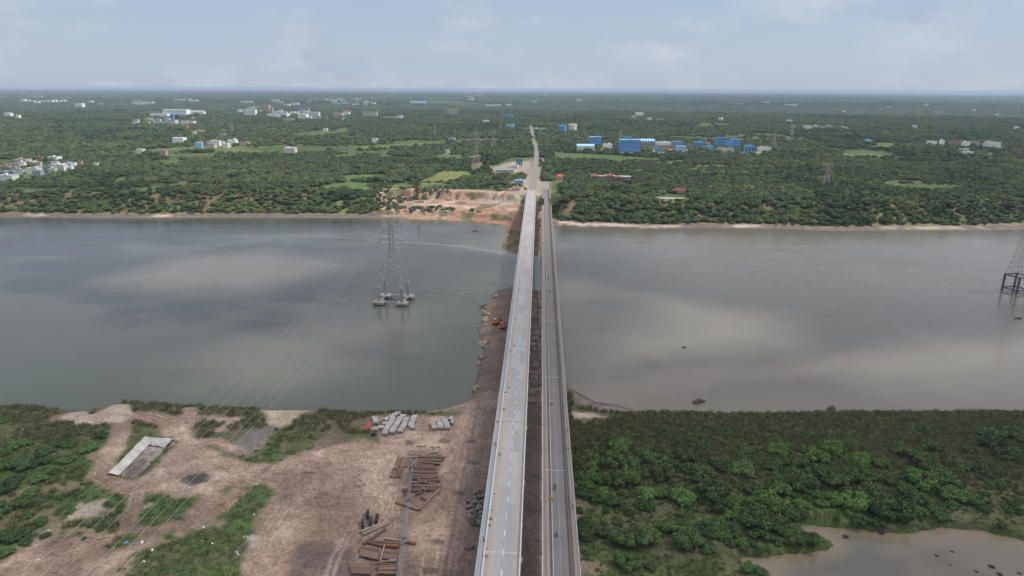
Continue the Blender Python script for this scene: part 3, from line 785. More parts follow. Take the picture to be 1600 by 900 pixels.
nb = thing('road_bridge', 'wide new concrete road bridge with pale deck and unfinished yellow edge lines', 'bridge', (0, 0, 0))
Y0 = PIER_Y[0]
b = MB(); b.prism([(-16.1, DECK - .3), (-3.4, DECK - .3), (-3.4, DECK), (-16.1, DECK)], Y0, Y_END + 1); b.build('deck', DECK_M, nb)
b = MB(); b.prism([(-16.08, DECK + .004), (-14.35, DECK + .004), (-14.35, DECK + .22), (-16.08, DECK + .22)], Y0, Y_END); b.build('footpath', asphalt_material('footpath_concrete', (.30, .30, .32), (.36, .34, .32)), nb)
def barrier_profile(x, side):
    p = [(-.25, .004), (.25, .004), (.21, .22), (.09, .42), (.09, .95), (-.16, .95), (-.16, .42)]
    q = [(x + (a if side > 0 else -a), DECK + h) for a, h in p]
    return q if side > 0 else q[::-1]
for x, s in ((-14.08, 1), (-3.68, -1)):
    b = MB(); b.prism(barrier_profile(x, s), Y0, Y_END); b.build('crash_barrier', BW, nb)
b = MB()
b.prism([(-16.06, DECK + .225), (-15.9, DECK + .225), (-15.9, DECK + .5), (-16.06, DECK + .5)], Y0, Y_END)
b.prism([(-16.03, DECK + 1.0), (-15.91, DECK + 1.0), (-15.91, DECK + 1.14), (-16.03, DECK + 1.14)], Y0, Y_END)
y = Y0 + 1
while y < Y_END: b.box((-15.97, y, DECK + .75), (.13, .2, .52)); y += 2.0
b.build('footpath_railing', RAIL, nb)
for x in (-11.9, -5.1):
    b = MB(); b.box((x, (Y0 + Y_END) / 2, DECK + .005), (.17, Y_END - Y0, .006)); b.build('edge_line', YLINE, nb)
b = MB(); b.box((0, 0, 0), (.20, 3.0, .006)); dash = b.mesh('lane_line', WLINE); y = Y0 + 4.3
while y < Y_END - 5: link('lane_line', dash, nb, (-8.65, y, DECK + .005)); y += 9.06
b = MB(); b.box((-8.62, (Y0 + Y_END) / 2, DECK + .002), (.05, Y_END - Y0, .003)); b.build('construction_joint', JOINT, nb)
for k, y in enumerate(PIER_Y):
    if k % 2 == 1:
        b = MB(); b.box((-8.9, y, DECK + .006), (9.6, .35, .008)); b.build('expansion_joint', JOINT if k % 4 == 1 else M('steel_joint', (.42, .40, .38)), nb)
for x in (-14.2, -11.5, -8.0, -5.3):
    b = MB(); b.prism([(x - .45, DECK - 2.3), (x + .45, DECK - 2.3), (x + .45, DECK - 2.0), (x + .16, DECK - 1.8), (x + .16, DECK - .6), (x + .5, DECK - .32), (x - .5, DECK - .32), (x - .16, DECK - .6), (x - .16, DECK - 1.8), (x - .45, DECK - 2.0)], Y0, Y_END)
    b.build('girder', CONCRETE, nb)
for y in PIER_Y[:-1]:
    b = MB(); b.box((-9.7, y, DECK - 2.85), (13.4, 2.2, 1.0)); pc_ = b.build('pier_cap', CONCRETE, nb)
    b = MB()
    for x in (-13.2, -6.2): b.tube((x, y, -3), (x, y, DECK - 3.36), 1.0, n=14, cap=False)
    b.build('pier', CONCRETE, nb)
b = MB(); b.box((-9.75, Y_END + .8, DECK - 4.5), (13.2, 1.5, 8.4)); b.build('abutment', CONCRETE, nb)

OLD_TURN = -0.0022
ob = thing('road_bridge', 'narrow old bridge with dark asphalt lane between two raised walkways', 'bridge', (-.0022 * -170 * -1 * 0 + 0.0, 0, 0))
ob.location = (-0.40, 0, 0); ob.rotation_euler = (0, 0, OLD_TURN)
G0, G1, Y_OLD = 792.0, 842.0, 925.0      # the walkways are missing over one span near the far bank
def strip(name, x0, x1, z0, z1, mat, gap=True, y1=Y_OLD):
    b = MB()
    for a, c in (((Y0, G0), (G1, y1)) if gap else ((Y0, y1),)):
        b.prism([(x0, z0), (x1, z0), (x1, z1), (x0, z1)], a, c)
    return b.build(name, mat, ob)
D = DECK
strip('deck', 5.05, 10.9, D - .5, D - .02, OLDKERB, False)
strip('carriageway', 5.75, 10.3, D - .016, D, ASPHALT, False)
strip('gutter', 5.1, 5.72, D - .016, D + .05, WEEDY, False)
strip('gutter', 10.33, 10.86, D - .016, D + .05, WEEDY, False)
strip('walkway', 2.75, 5.0, D - .45, D + .18, OLDWALK)
strip('walkway', 10.95, 13.45, D - .45, D + .18, OLDWALK)
strip('edge_line', 5.86, 5.97, D + .004, D + .008, WLINE, False)
strip('centre_line', 8.05, 8.16, D + .004, D + .008, M('faded_line_paint', (.33, .32, .32), var=.3), False)
b = MB()
for a, c in ((Y0, G0), (G1, Y_OLD)):
    y = a + .5
    while y < c: b.box((4.12, y, D + .63), (.18, .65, .9)); y += 1.3
    b.prism([(4.08, D + .75), (4.16, D + .75), (4.16, D + .9), (4.08, D + .9)], a, c)
b.build('railing', M('grey_post', (.38, .37, .37), dirt=(.2, .19, .18)), ob)
strip('kerb_wall', 2.76, 2.92, D + .184, D + .62, RAIL)
strip('kerb_wall', 10.96, 11.16, D + .184, D + .48, OLDKERB)
strip('pipe_trough', 11.30, 11.62, D + .184, D + .55, WEEDY)
b = MB()
for a, c in ((Y0, G0), (G1, Y_OLD)):
    y = a + .5
    while y < c: b.box((11.95, y, D + .63), (.16, .5, .9)); y += 1.15
    b.prism([(11.92, D + .75), (11.98, D + .75), (11.98, D + .88), (11.92, D + .88)], a, c)
b.build('railing', M('dull_grey_post', (.27, .26, .25), dirt=(.15, .14, .13)), ob)
b = MB()
for a, c in ((Y0, G0), (G1, Y_OLD)):
    b.prism([(13.3, D + .184), (13.44, D + .184), (13.44, D + .45), (13.3, D + .45)], a, c)
    b.prism([(13.32, D + 1.0), (13.43, D + 1.0), (13.43, D + 1.14), (13.32, D + 1.14)], a, c)
    y = a + .4
    while y < c: b.box((13.37, y, D + .73), (.12, .18, .56)); y += 2.0
b.build('outer_railing', RAIL, ob)
for k, y in enumerate(PIER_Y):
    b = MB()
    if k % 2 == 1: b.box((8.05, y - 36, D + .012), (4.6, .3, .012)); b.box((5.0, y - 36, D + .215), (1.2, .35, .06)); b.box((10.9, y - 36, D + .075), (.9, .35, .04)); b.build('expansion_joint', M('pale_joint', (.40, .38, .37)), ob)
for x in (6.0, 10.0):
    b = MB(); b.prism([(x - .35, D - 2.2), (x + .35, D - 2.2), (x + .35, D - .52), (x - .35, D - .52)], Y0, Y_OLD - 4); b.build('girder', DARK_CONCRETE, ob)
for x in (3.2, 12.9):
    strip('walkway_beam', x - .25, x + .25, D - 1.4, D - .46, DARK_CONCRETE, True, Y_OLD - 4)
for y in PIER_Y[:-1]:
    b = MB(); b.box((8.1, y - 36, D - 2.85), (11.4, 1.8, 1.25)); b.tube((8.1, y - 36, -3), (8.1, y - 36, D - 3.5), 1.8, n=16, cap=False); b.build('pier', DARK_CONCRETE, ob)

# road beyond the bridges
rs = []
for i in range(len(ROAD) - 1):
    for t in np.linspace(0, 1, 14, endpoint=False): rs.append(ROAD[i] * (1 - t) + ROAD[i + 1] * t)
rs = np.array(rs + [ROAD[-1], ROAD[-1] + np.array([-60, 2200.0])])
for _ in range(8): rs[1:-1] = (rs[:-2] + rs[1:-1] * 2 + rs[2:]) / 4
tn = np.gradient(rs, axis=0); tn /= np.linalg.norm(tn, axis=1)[:, None]
nr = np.stack([tn[:, 1], -tn[:, 0]], 1)
def road_sheet(name, off0, off1, z, mat):
    b = MB(); V = []
    for i in range(len(rs)):
        p0 = rs[i] + nr[i] * off0; p1 = rs[i] + nr[i] * off1
        V += [(p0[0], p0[1], z), (p1[0], p1[1], z)]
    b.add(V, [(2 * i, 2 * i + 1, 2 * i + 3, 2 * i + 2) for i in range(len(rs) - 1)])
    return b.build(name, mat)
rs[0] = (-9.75, Y_END + 1.6)
tag(road_sheet('road', -4.6, 4.6, D - .004, asphalt_material('dusty_road', (.20, .185, .175), (.29, .25, .22))), kind='structure')
tag(road_sheet('old_road', 12.5, 22.0, D - .012, asphalt_material('dusty_old_road', (.22, .20, .19), (.33, .27, .23))), kind='structure')

# ------------------------------------------------------------------ vegetation
LEAF_BUSH = leaf_material('thorn_scrub_leaves', (.068, .100, .042), (.75, 1.25), .012, (.095, .15, .034), .6)
LEAF_TREE = leaf_material('woodland_leaves', (.092, .138, .052), (.68, 1.32), .0035, (.17, .20, .066), .75)
LEAF_DARK = leaf_material('dark_leaves', (.058, .096, .045), (.75, 1.25), .0045, (.075, .11, .036), .5)
LEAF_GREY = leaf_material('grey_green_leaves', (.108, .146, .08), (.8, 1.2), .004, (.095, .125, .045), .4)
REED_M = leaf_material('dry_reeds', (.185, .178, .088), (.7, 1.3), .02, (.13, .155, .06), .6)
GRASS_M = leaf_material('rank_grass', (.115, .148, .048), (.7, 1.35), .02, (.19, .18, .08), .5)

def crown_mesh(name, seed, mat, w=1.0, h=.7, lobes=9, leaves=1800, leaf=.06, core=True, flat=.75, trunk=True, lean=0.0, spread=.62, size=(.30, .52)):
    """a crown about 2 w wide and h high standing on z = 0: leaf clumps spread over uneven lobes"""
    rg = np.random.default_rng(seed)
    L = []
    for i in range(lobes):
        a = rg.uniform(0, 2 * math.pi); rad = w * spread * math.sqrt(rg.uniform(0, 1))
        rr = w * rg.uniform(*size) * (1.15 - .45 * rad / w)
        zc = h * (rg.uniform(.40, .66) + .16 * (1 - rad / (w * .62)))
        L.append((rad * math.cos(a) + lean * zc, rad * math.sin(a), zc, rr, min(rr * flat, zc * .95)))
    V = []; F = []; mi = []
    if core:
        bm = bmesh.new()
        for (x, y, z, rr, rz) in L:
            r = bmesh.ops.create_icosphere(bm, subdivisions=1, radius=1.0, matrix=Matrix.Translation((x, y, z)) @ Matrix.Diagonal((rr * .80, rr * .80, rz * .80, 1)))
        V = [tuple(v.co * 1.0) for v in bm.verts]; bm.verts.index_update()
        F = [tuple(v.index for v in f.verts) for f in bm.faces]; mi = [0] * len(F)
        bm.free()
    n = leaves
    pr = np.array([l[3] ** 2 for l in L]); pr /= pr.sum()
    li = rg.choice(len(L), n, p=pr)
    d = rg.normal(size=(n, 3)); d[:, 2] = np.abs(d[:, 2]) * 1.0 - .35; d /= np.linalg.norm(d, axis=1)[:, None]
    LA = np.array(L)[li]
    shell = rg.uniform(.80, 1.10, n)
    c = LA[:, :3] + d * np.stack([LA[:, 3], LA[:, 3], LA[:, 4]], 1) * shell[:, None]
    c[:, 2] = np.maximum(c[:, 2], .04 * h)
    nn = d + rg.normal(size=(n, 3)) * .55; nn /= np.linalg.norm(nn, axis=1)[:, None]
    u = np.cross(nn, rg.normal(size=(n, 3))); u /= np.linalg.norm(u, axis=1)[:, None]; v = np.cross(nn, u)
    s = leaf * rg.uniform(.6, 1.4, n)[:, None]
    q = np.stack([c - u * s - v * s * .7, c + u * s - v * s * .7, c + u * s * .8 + v * s * .7, c - u * s * .8 + v * s * .7], 1)
    k = len(V)
    V = V + [tuple(p) for p in q.reshape(-1, 3)]
    F = F + [tuple(k + 4 * i + j for j in range(4)) for i in range(n)]; mi += [0] * n
    me = bpy.data.meshes.new(name); me.from_pydata(V, [], F)
    me.materials.append(mat)
    me.update()
    return me
def trunk_mesh(name, seed, h, r):
    rg = random.Random(seed); b = MB()
    b.tube((0, 0, -.4), (rg.uniform(-.1, .1), rg.uniform(-.1, .1), h * .5), r, r * .7, 7)
    for k in range(4):
        a = k * 1.57 + rg.uniform(-.5, .5)
        b.tube((0, 0, h * .38), (math.cos(a) * h * .4, math.sin(a) * h * .4, h * rg.uniform(.75, .95)), r * .6, r * .2, 6)
    return b.mesh(name, BARK)
def one_piece(name, crown, trunk):
    """crown and trunk in one mesh for trees too far away to show the trunk"""
    bm = bmesh.new(); bm.from_mesh(crown); n = len(bm.faces); bm.from_mesh(trunk)
    bm.faces.ensure_lookup_table()
    for f in bm.faces[n:]: f.material_index = 1
    me = bpy.data.meshes.new(name); bm.to_mesh(me); bm.free()
    me.materials.append(crown.materials[0]); me.materials.append(BARK)
    return me

hidden = bpy.data.collections.new('kinds_of_plants')
def scatter(name, pts, meshes, scl, label=None, cat=None, stand=None):
    """plants past the ones that stand alone: one object that repeats the meshes at its points"""
    src = bpy.data.collections.new(name + '_kinds')
    for i, m in enumerate(meshes):
        o = bpy.data.objects.new('%s_kind_%02d' % (name, i), m); src.objects.link(o)
    n = len(pts)
    me = bpy.data.meshes.new(name); me.vertices.add(n)
    me.vertices.foreach_set('co', np.asarray(pts, np.float32).ravel())
    a = me.attributes.new('size', 'FLOAT_VECTOR', 'POINT'); a.data.foreach_set('vector', np.asarray(scl, np.float32).ravel())
    a = me.attributes.new('turn', 'FLOAT_VECTOR', 'POINT')
    t = np.zeros((n, 3), np.float32); t[:, 2] = rng.uniform(0, 6.28, n); a.data.foreach_set('vector', t.ravel())
    a = me.attributes.new('kind', 'INT', 'POINT'); kd = rng.integers(0, len(meshes), n)
    if stand is not None:
        q = fbm(pts[:, 0] / stand, pts[:, 1] / stand, 301, 3); kd = np.where(rng.uniform(0, 1, n) < .75, np.clip(((q - .25) * 2.0 * len(meshes)).astype(int), 0, len(meshes) - 1), kd)
    a.data.foreach_set('value', kd.astype(np.int32))
    g = bpy.data.node_groups.new(name, 'GeometryNodeTree')
    g.interface.new_socket('Geometry', in_out='INPUT', socket_type='NodeSocketGeometry')
    g.interface.new_socket('Geometry', in_out='OUTPUT', socket_type='NodeSocketGeometry')
    gi = g.nodes.new('NodeGroupInput'); go = g.nodes.new('NodeGroupOutput')
    ip = g.nodes.new('GeometryNodeInstanceOnPoints'); ci = g.nodes.new('GeometryNodeCollectionInfo')
    ci.inputs['Collection'].default_value = src; ci.inputs['Separate Children'].default_value = True; ci.inputs['Reset Children'].default_value = True
    def na(nm, ty):
        x = g.nodes.new('GeometryNodeInputNamedAttribute'); x.data_type = ty; x.inputs['Name'].default_value = nm
        return [s for s in x.outputs if s.enabled and s.name == 'Attribute'][0]
    g.links.new(gi.outputs[0], ip.inputs['Points']); g.links.new(ci.outputs[0], ip.inputs['Instance'])
    ip.inputs['Pick Instance'].default_value = True
    g.links.new(na('kind', 'INT'), ip.inputs['Instance Index']); g.links.new(na('turn', 'FLOAT_VECTOR'), ip.inputs['Rotation']); g.links.new(na('size', 'FLOAT_VECTOR'), ip.inputs['Scale'])
    g.links.new(ip.outputs[0], go.inputs[0])
    o = link(name, me)
    md = o.modifiers.new('plants', 'NODES'); md.node_group = g
    return tag(o, label, cat, kind='stuff')

# --- scrub beside the bridges: every bush a thing (> crown, trunk)
bush_kinds = []
for k in range(7):
    cm = crown_mesh('bush_crown', 100 + k, LEAF_BUSH, 1.0, .95 if k < 4 else .75, 13 + 2 * k, 3000, .050, flat=.85, spread=(.8, .7, .9, .75, .95, 1.05, .85)[k], size=(.17, .46))
    bush_kinds.append((cm, trunk_mesh('bush_trunk', 100 + k, .8, .045)))
def bush(px, py, rad, tint=(1, 1, 1), label=None, group=None, cat='bush', name='bush', kind=None, hs=1.0):
    z = 3.0 + rad * .5
    p = pix(px, py, z); h = gz(p[0], p[1])
    p = pix(px, py, h + rad * .5)
    cm, tm = bush_kinds[kind if kind is not None else random.randrange(7)]
    r = thing(name, label, cat, (p[0], p[1], h - .1), random.uniform(0, 6.28), group)
    s = (rad, rad, rad * hs); r.scale = s
    c = link('crown', cm, r); c.color = (*tint, 1)
    link('trunk', tm, r)
    return r
Z3 = [(810, 275, 45), (955, 325, 50), (920, 312, 38), (1120, 320, 50), (660, 330, 40), (700, 300, 36), (770, 350, 50), (690, 375, 34), (620, 370, 34), (680, 420, 36), (640, 470, 40), (850, 370, 40),
      (840, 440, 55), (900, 410, 36), (1020, 410, 50), (1060, 370, 36), (1170, 400, 40), (930, 500, 40), (1000, 500, 35), (1105, 525, 45), (740, 500, 40), (780, 550, 40), (850, 595, 20), (800, 640, 22),
      (640, 690, 38), (730, 690, 30), (820, 720, 50), (930, 720, 60), (1040, 660, 45), (1140, 710, 50), (830, 830, 45), (950, 850, 25), (600, 310, 30), (1190, 280, 25), (780, 450, 45), (720, 440, 34), (630, 425, 34), (700, 520, 34)]
Z4 = [(70, 310, 50), (140, 280, 30), (160, 195, 20), (120, 385, 55), (210, 370, 35), (190, 465, 60), (320, 290, 40), (330, 370, 55), (490, 285, 50), (645, 310, 50), (740, 280, 50), (460, 365, 34), (490, 420, 45),
      (570, 350, 45), (580, 410, 34), (600, 440, 60), (680, 390, 50), (740, 440, 50), (820, 410, 50), (870, 330, 40), (860, 360, 30), (950, 355, 30), (990, 420, 40), (1040, 300, 45), (1110, 325, 55), (1175, 280, 40),
      (1145, 200, 30), (1095, 200, 25), (1240, 410, 60), (1130, 430, 60), (1300, 355, 40), (1410, 385, 40), (1440, 205, 45), (1560, 215, 50), (1460, 260, 45), (1520, 320, 45), (1350, 290, 30), (1280, 490, 50),
      (1360, 500, 45), (1200, 480, 25), (1110, 505, 45), (980, 530, 80), (840, 530, 60), (750, 520, 40), (675, 500, 30), (685, 540, 25), (590, 540, 30), (430, 530, 70), (480, 480, 50), (300, 530, 40), (230, 550, 40),
      (290, 580, 40), (50, 510, 50), (190, 630, 50), (285, 640, 35), (390, 600, 70), (480, 620, 50), (410, 680, 40), (560, 680, 50), (640, 700, 34), (80, 700, 60), (10, 640, 40), (825, 590, 28), (260, 440, 25), (360, 480, 30),
      (350, 825, 34), (400, 850, 20), (920, 480, 50), (1040, 550, 50), (1060, 470, 44), (1180, 380, 40), (630, 380, 30), (1010, 270, 26), (1560, 300, 34)]
BRIGHT = {(1105, 525), (930, 500), (1000, 500), (810, 275), (955, 325), (50, 510), (190, 630), (410, 680), (290, 580), (430, 530), (675, 500), (685, 540), (590, 540), (840, 530), (750, 520), (830, 830), (740, 500),
          (480, 480), (1140, 710), (1040, 660), (80, 700), (1130, 430), (300, 530), (640, 470), (690, 375), (680, 420), (825, 590), (350, 825)}
UNIQUE = {(810, 275): 'lone rounded green bush in the brown reeds closest to the old bridge', (1105, 525): 'bright green round bush apart from the others beside the old bridge scrub',
          (830, 830): 'low green bush at the lower edge beside the bare sandy spot', (350, 825): 'small bush on the grassy point where the pond begins', (160, 195): 'small bush standing alone near the reed bed edge',
          (825, 590): 'small round bush on the grassy pond bank below taller bushes', (980, 530): 'largest dark spreading bush just above the pond inlet', (1560, 215): 'dark broad bush at the upper right end of the reeds'}
for (src, ox, oy, k) in ((Z3, 700, 600, 3.0), (Z4, 1050, 600, 2.909)):
    for (x, y, r) in src:
        px, py = ox + x / k, oy + y / k
        ppm = px_per_m(pix(px, py, 5))
        br = (x, y) in BRIGHT
        v = random.uniform(.9, 1.15)
        tint = (1.1 * v, 1.25 * v, .95 * v) if br else (.84 * v, .86 * v, .78 * v)
        lab = UNIQUE.get((x, y)) or ('bright green rounded bush in the scrub between old bridge and pond' if br else 'dark green thorn bush in the scrub right of the old bridge')
        bush(px, py, 1.3 * r / k / ppm, tint, lab, None if (x, y) in UNIQUE else ('bright bushes beside the pond' if br else 'dark bushes right of the old bridge'), hs=random.uniform(.8, 1.0))
added = 0
rb = random.Random(5)
while added < 190:
    px, py = rb.uniform(900, 1610), 672 + 190 * rb.random() ** 1.1
    q = pix(px, py, 3)
    if float(pmask(np.array([q[0]]), np.array([q[1]]), POND, 1, 2)[0]) > .05 or fbm(np.array([q[0] * .04]), np.array([q[1] * .04]), 5, 3)[0] < .46 + .1 * (py < 700): continue
    v = rb.uniform(.85, 1.2); small = rb.uniform(1.3, 3.6)
    bush(px, py, small, (.72 * v, .82 * v, .72 * v), 'low young shrub among the larger bushes right of the old bridge', 'low shrubs right of the old bridge', 'shrub', 'shrub', None, .8); added += 1
LB = [(20, 690, 18), (32, 722, 20), (70, 700, 16), (98, 690, 12), (60, 742, 17), (12, 755, 20), (100, 715, 13), (30, 782, 20), (18, 828, 22), (62, 812, 14), (8, 862, 14), (-5, 720, 22), (-12, 795, 24), (50, 765, 14), (62, 720, 14),
      (5, 705, 12), (40, 690, 10), (82, 735, 10), (25, 745, 14), (45, 800, 12), (5, 655, 9), (65, 662, 8), (92, 775, 8), (70, 835, 9), (40, 845, 10), (120, 770, 6), (130, 840, 5)]
for (x, y, r) in LB:
    v = random.uniform(.85, 1.1)
    bush(x, y, r / px_per_m(pix(x, y, 5)), (.95 * v, 1.08 * v, 1.0 * v), 'low dark green bush in the thicket left of the dirt tracks', 'bushes left of the dirt tracks', hs=.62)
bush(158, 679, 10 / 3.6, (.8, .85, .9), 'small dark round tree standing at the edge of the loop track', None, 'tree', 'small_tree', 2, 1.15)
bush(136, 697, 13 / 3.7, (1.5, 1.9, 1.2), 'bright green low bush beside the dark round tree', None, hs=.7)
bush(108, 693, 9 / 3.7, (1.2, 1.4, 1.1), 'small mid green bush left of the bright green bush', None, hs=.7)

# --- dead brown bushes that stand in water
twig = M('dead_twigs', (.12, .10, .08), var=.3)
tw = MB()
for k in range(170):
    a = random.uniform(0, 6.28); e = random.uniform(.25, 1.3); L_ = random.uniform(.6, 1.0)
    p = Vector((math.cos(a) * math.cos(e), math.sin(a) * math.cos(e), math.sin(e) * .6)) * L_
    s0 = p * random.uniform(.1, .6)
    tw.tube(s0, p + Vector((random.uniform(-.15, .15), random.uniform(-.15, .15), 0)), .022, .012, 3, cap=False)
twm = tw.mesh('dead_bush', twig)
for (x, y, r, lab) in [(790, 690, 14, 'brown drowned bush off the grassy point in the pond'), (950, 672, 16, 'wide brown bush at the pond bank under dark scrub'), (1205, 775, 9, 'small brown bush alone in the open pond, left of two'), (1275, 757, 8, 'small brown bush alone in the open pond, upper of two'),
                       (1265, 817, 6, 'smallest dead twig clump in the pond'), (1385, 847, 9, 'brown dead bush in the pond, left end of the lower clump'), (1455, 826, 14, 'widest dead bush standing in the pond'), (1490, 860, 13, 'brown dead bush nearest the lower picture edge'), (1580, 855, 9, 'brown dead bush in the pond near the right picture edge')]:
    p = pix(1050 + x / 2.909, 600 + y / 2.909, POND_Z + .5); s = r / 2.909 * 1.5 / px_per_m(p)
    o = link('dead_bush', twm, None, (p[0], p[1], POND_Z - .1), random.uniform(0, 6)); o.scale = (s, s, s * .9); tag(o, lab, 'dead bush')

# --- reeds and rank grass
def tuft(seed, n, h, spread, w):
    rg = np.random.default_rng(seed); V = []; F = []
    for i in range(n):
        a = rg.uniform(0, 6.28); r0 = spread * math.sqrt(rg.uniform(0, 1)); b_ = rg.uniform(0, 6.28); ln = rg.uniform(.05, .45) * h
        x, y = r0 * math.cos(a), r0 * math.sin(a); hh = h * rg.uniform(.6, 1.1)
        dx, dy = math.cos(b_) * ln, math.sin(b_) * ln; c = rg.uniform(0, 6.28); ux, uy = math.cos(c) * w, math.sin(c) * w
        k = len(V)
        V += [(x - ux, y - uy, 0), (x + ux, y + uy, 0), (x + dx * .5 + ux, y + dy * .5 + uy, hh * .7), (x + dx * .5 - ux, y + dy * .5 - uy, hh * .7), (x + dx, y + dy, hh)]
        F += [(k, k + 1, k + 2, k + 3), (k + 3, k + 2, k + 4)]
    return V, F
def tuft_meshes(name, mat, n, h, spread, w, kinds=4):
    out = []
    for k in range(kinds):
        V, F = tuft(500 + k, n, h, spread, w); me = bpy.data.meshes.new(name); me.from_pydata(V, [], F); me.materials.append(mat); out.append(me)
    return out
def land_points(x0, x1, y0, y1, step):
    gx, gy = np.meshgrid(np.arange(x0, x1, step), np.arange(y0, y1, step))
    gx = gx + rng.uniform(-.5, .5, gx.shape) * step * 1.2; gy = gy + rng.uniform(-.5, .5, gy.shape) * step * 1.2
    gx = gx.ravel(); gy = gy.ravel()
    z, dN, dF = height(gx, gy)
    return gx, gy, z, dN
gx, gy, z, dN = land_points(14, 330, 150, 312, 1.9)
pd_ = pmask(gx, gy, POND, 1, 2, .13, 8); sbm = pmask(gx, gy, SANDBAR, 1.5, 3, .1, 5)
bare = pmask(gx, gy, poly([(893, 640), (930, 643), (980, 652), (920, 664), (893, 660)], 2), 1, 2)
n2 = fbm(gx * .09, gy * .09, 67, 4); nn_ = smooth(212, 262, gy + 26 * (fbm(gx * .03, gy * .03, 15, 3) - .5))
k = (dN > 1.0) & (pd_ < .1) & (sbm < .3) & (bare < .4) & (rng.uniform(0, 1, gx.shape) < .25 + .75 * nn_) & in_view(gx, gy, z, 1.25)
sz = rng.uniform(.7, 1.25, k.sum()) * (.55 + .45 * nn_[k])
scatter('reeds', np.stack([gx[k], gy[k], z[k] - .05], 1), tuft_meshes('reed', REED_M, 46, 1.9, 1.1, .07), np.stack([sz, sz, sz * rng.uniform(.8, 1.2, k.sum())], 1), 'brown reed bed along the water right of the old bridge', 'reeds')
gx, gy, z, dN = land_points(-330, 330, 150, 312, 2.1)
C_ = land_colour(gx, gy, z, dN, np.full_like(gx, -100.0))
green = (C_[:, 1] > C_[:, 0] * 1.03) & (dN > 1) & (pmask(gx, gy, PIT, .5, .2) < .1)
k = green & in_view(gx, gy, z, 1.25) & (rng.uniform(0, 1, gx.shape) < .8)
sz = rng.uniform(.5, 1.2, k.sum())
scatter('grass', np.stack([gx[k], gy[k], z[k] - .05], 1), tuft_meshes('grass_tuft', GRASS_M, 34, .55, 1.2, .10), np.stack([sz, sz, sz], 1), 'rank green grass and weeds on both sides of the bridges', 'grass')
sandy = np.zeros(gx.shape, bool)
for P_ in ([(90, 620), (208, 620), (208, 662), (92, 662)], [(402, 620), (497, 620), (497, 652), (405, 652)], [(285, 622), (318, 622), (312, 655), (282, 655)]): sandy |= inside(gx, gy, poly(P_, 3))
band = ~sandy & (gx < -55) & (dN > 2) & (dN < 30 + 16 * (fbm(gx * .03, gy * .03, 19, 3) - .5)) & ((C_[:, 0] < .14)) & in_view(gx, gy, z, 1.25)
leftdry = (gx < -140) & (fbm(gx * .05, gy * .05, 23, 3) > .56) & (C_[:, 0] < .14) & in_view(gx, gy, z, 1.25)
k = (band | leftdry) & (dN > 1.5)
sz = rng.uniform(.6, 1.15, k.sum())
scatter('reeds', np.stack([gx[k], gy[k], z[k] - .05], 1), tuft_meshes('reed', REED_M, 40, 1.7, 1.1, .07), np.stack([sz, sz, sz], 1), 'dry reeds fringing the bank left of the bridges', 'reeds')

# --- woods across the river
tree_kinds = []
for k in range(8):
    mat = (LEAF_DARK, LEAF_DARK, LEAF_TREE, LEAF_TREE, LEAF_TREE, LEAF_GREY, LEAF_GREY, LEAF_TREE)[k]
    cm = crown_mesh('tree_crown', 200 + k, mat, 1.0, (1.15, .95, 1.25, .85, 1.0, 1.05, .9, .8)[k], (9, 11, 8, 12, 10, 9, 12, 11)[k], 850, .085, flat=.78)
    tree_kinds.append(one_piece('tree', cm, trunk_mesh('trunk', 200 + k, 1.0, .05)))
near_kinds = []
for k in range(6):
    mat = (LEAF_TREE, LEAF_DARK, LEAF_TREE, LEAF_GREY, LEAF_DARK, LEAF_TREE)[k]
    near_kinds.append(crown_mesh('tree_crown', 260 + k, mat, 1.0, (1.2, 1.1, .9, 1.0, 1.25, .85)[k], 12 + k, 1500, .066, flat=.78))
near_trunk = trunk_mesh('tree_trunk', 301, 1.0, .045)
LEAF_FAR = leaf_material('far_leaves', (.038, .060, .032), (.6, 1.5), .0012, (.05, .07, .028), .8)  # darkened leaves: cloud shade and shade between crowns put into the colour
# clumps of many crowns for the far distance, about 1 unit across
clump_kinds = []
for k in range(5):
    rg = np.random.default_rng(400 + k); bm = bmesh.new()
    for i in range(26):
        x, y = rg.uniform(-.5, .5, 2); r = rg.uniform(.075, .14)
        bmesh.ops.create_icosphere(bm, subdivisions=1, radius=1, matrix=Matrix.Translation((x, y, r * .55)) @ Matrix.Rotation(rg.uniform(0, 6), 4, 'Z') @ Matrix.Diagonal((r * rg.uniform(.8, 1.2), r, r * rg.uniform(.6, 1.0), 1)))
    for v in bm.verts: v.co += Vector(rg.normal(size=3) * .013)
    me = bpy.data.meshes.new('tree_clump'); bm.to_mesh(me); bm.free(); me.materials.append(LEAF_FAR); clump_kinds.append(me)

CLEAR = []          # outlines (world) where no tree stands; buildings add to it before the woods are planted
for P, _c2 in FIELD_W: CLEAR.append(P)
KEEP_LINE = []
def wood_points(r0, r1, step, seed):
    g = np.random.default_rng(seed)
    half = R(41)
    n = int((r1 ** 2 - r0 ** 2) * half / step ** 2)
    r = np.sqrt(g.uniform(r0 ** 2, r1 ** 2, n)); a = g.uniform(-half, half, n) - R(YAW)
    return r * np.sin(a), r * np.cos(a)
def wood_filter(X, Y, margin=3.0):
    ok = np.ones(X.shape, bool)
    for P in CLEAR:
        lo = P.min(0) - margin; hi = P.max(0) + margin
        k = (X > lo[0]) & (X < hi[0]) & (Y > lo[1]) & (Y < hi[1]) & ok
        if k.any():
            q = np.where(k)[0]
            bad = inside(X[q], Y[q], P) | (dist_line(X[q], Y[q], P, True) < margin)
            ok[q[bad]] = False
    return ok
def roadside(X, Y): return dist_line(X, Y, ROAD)

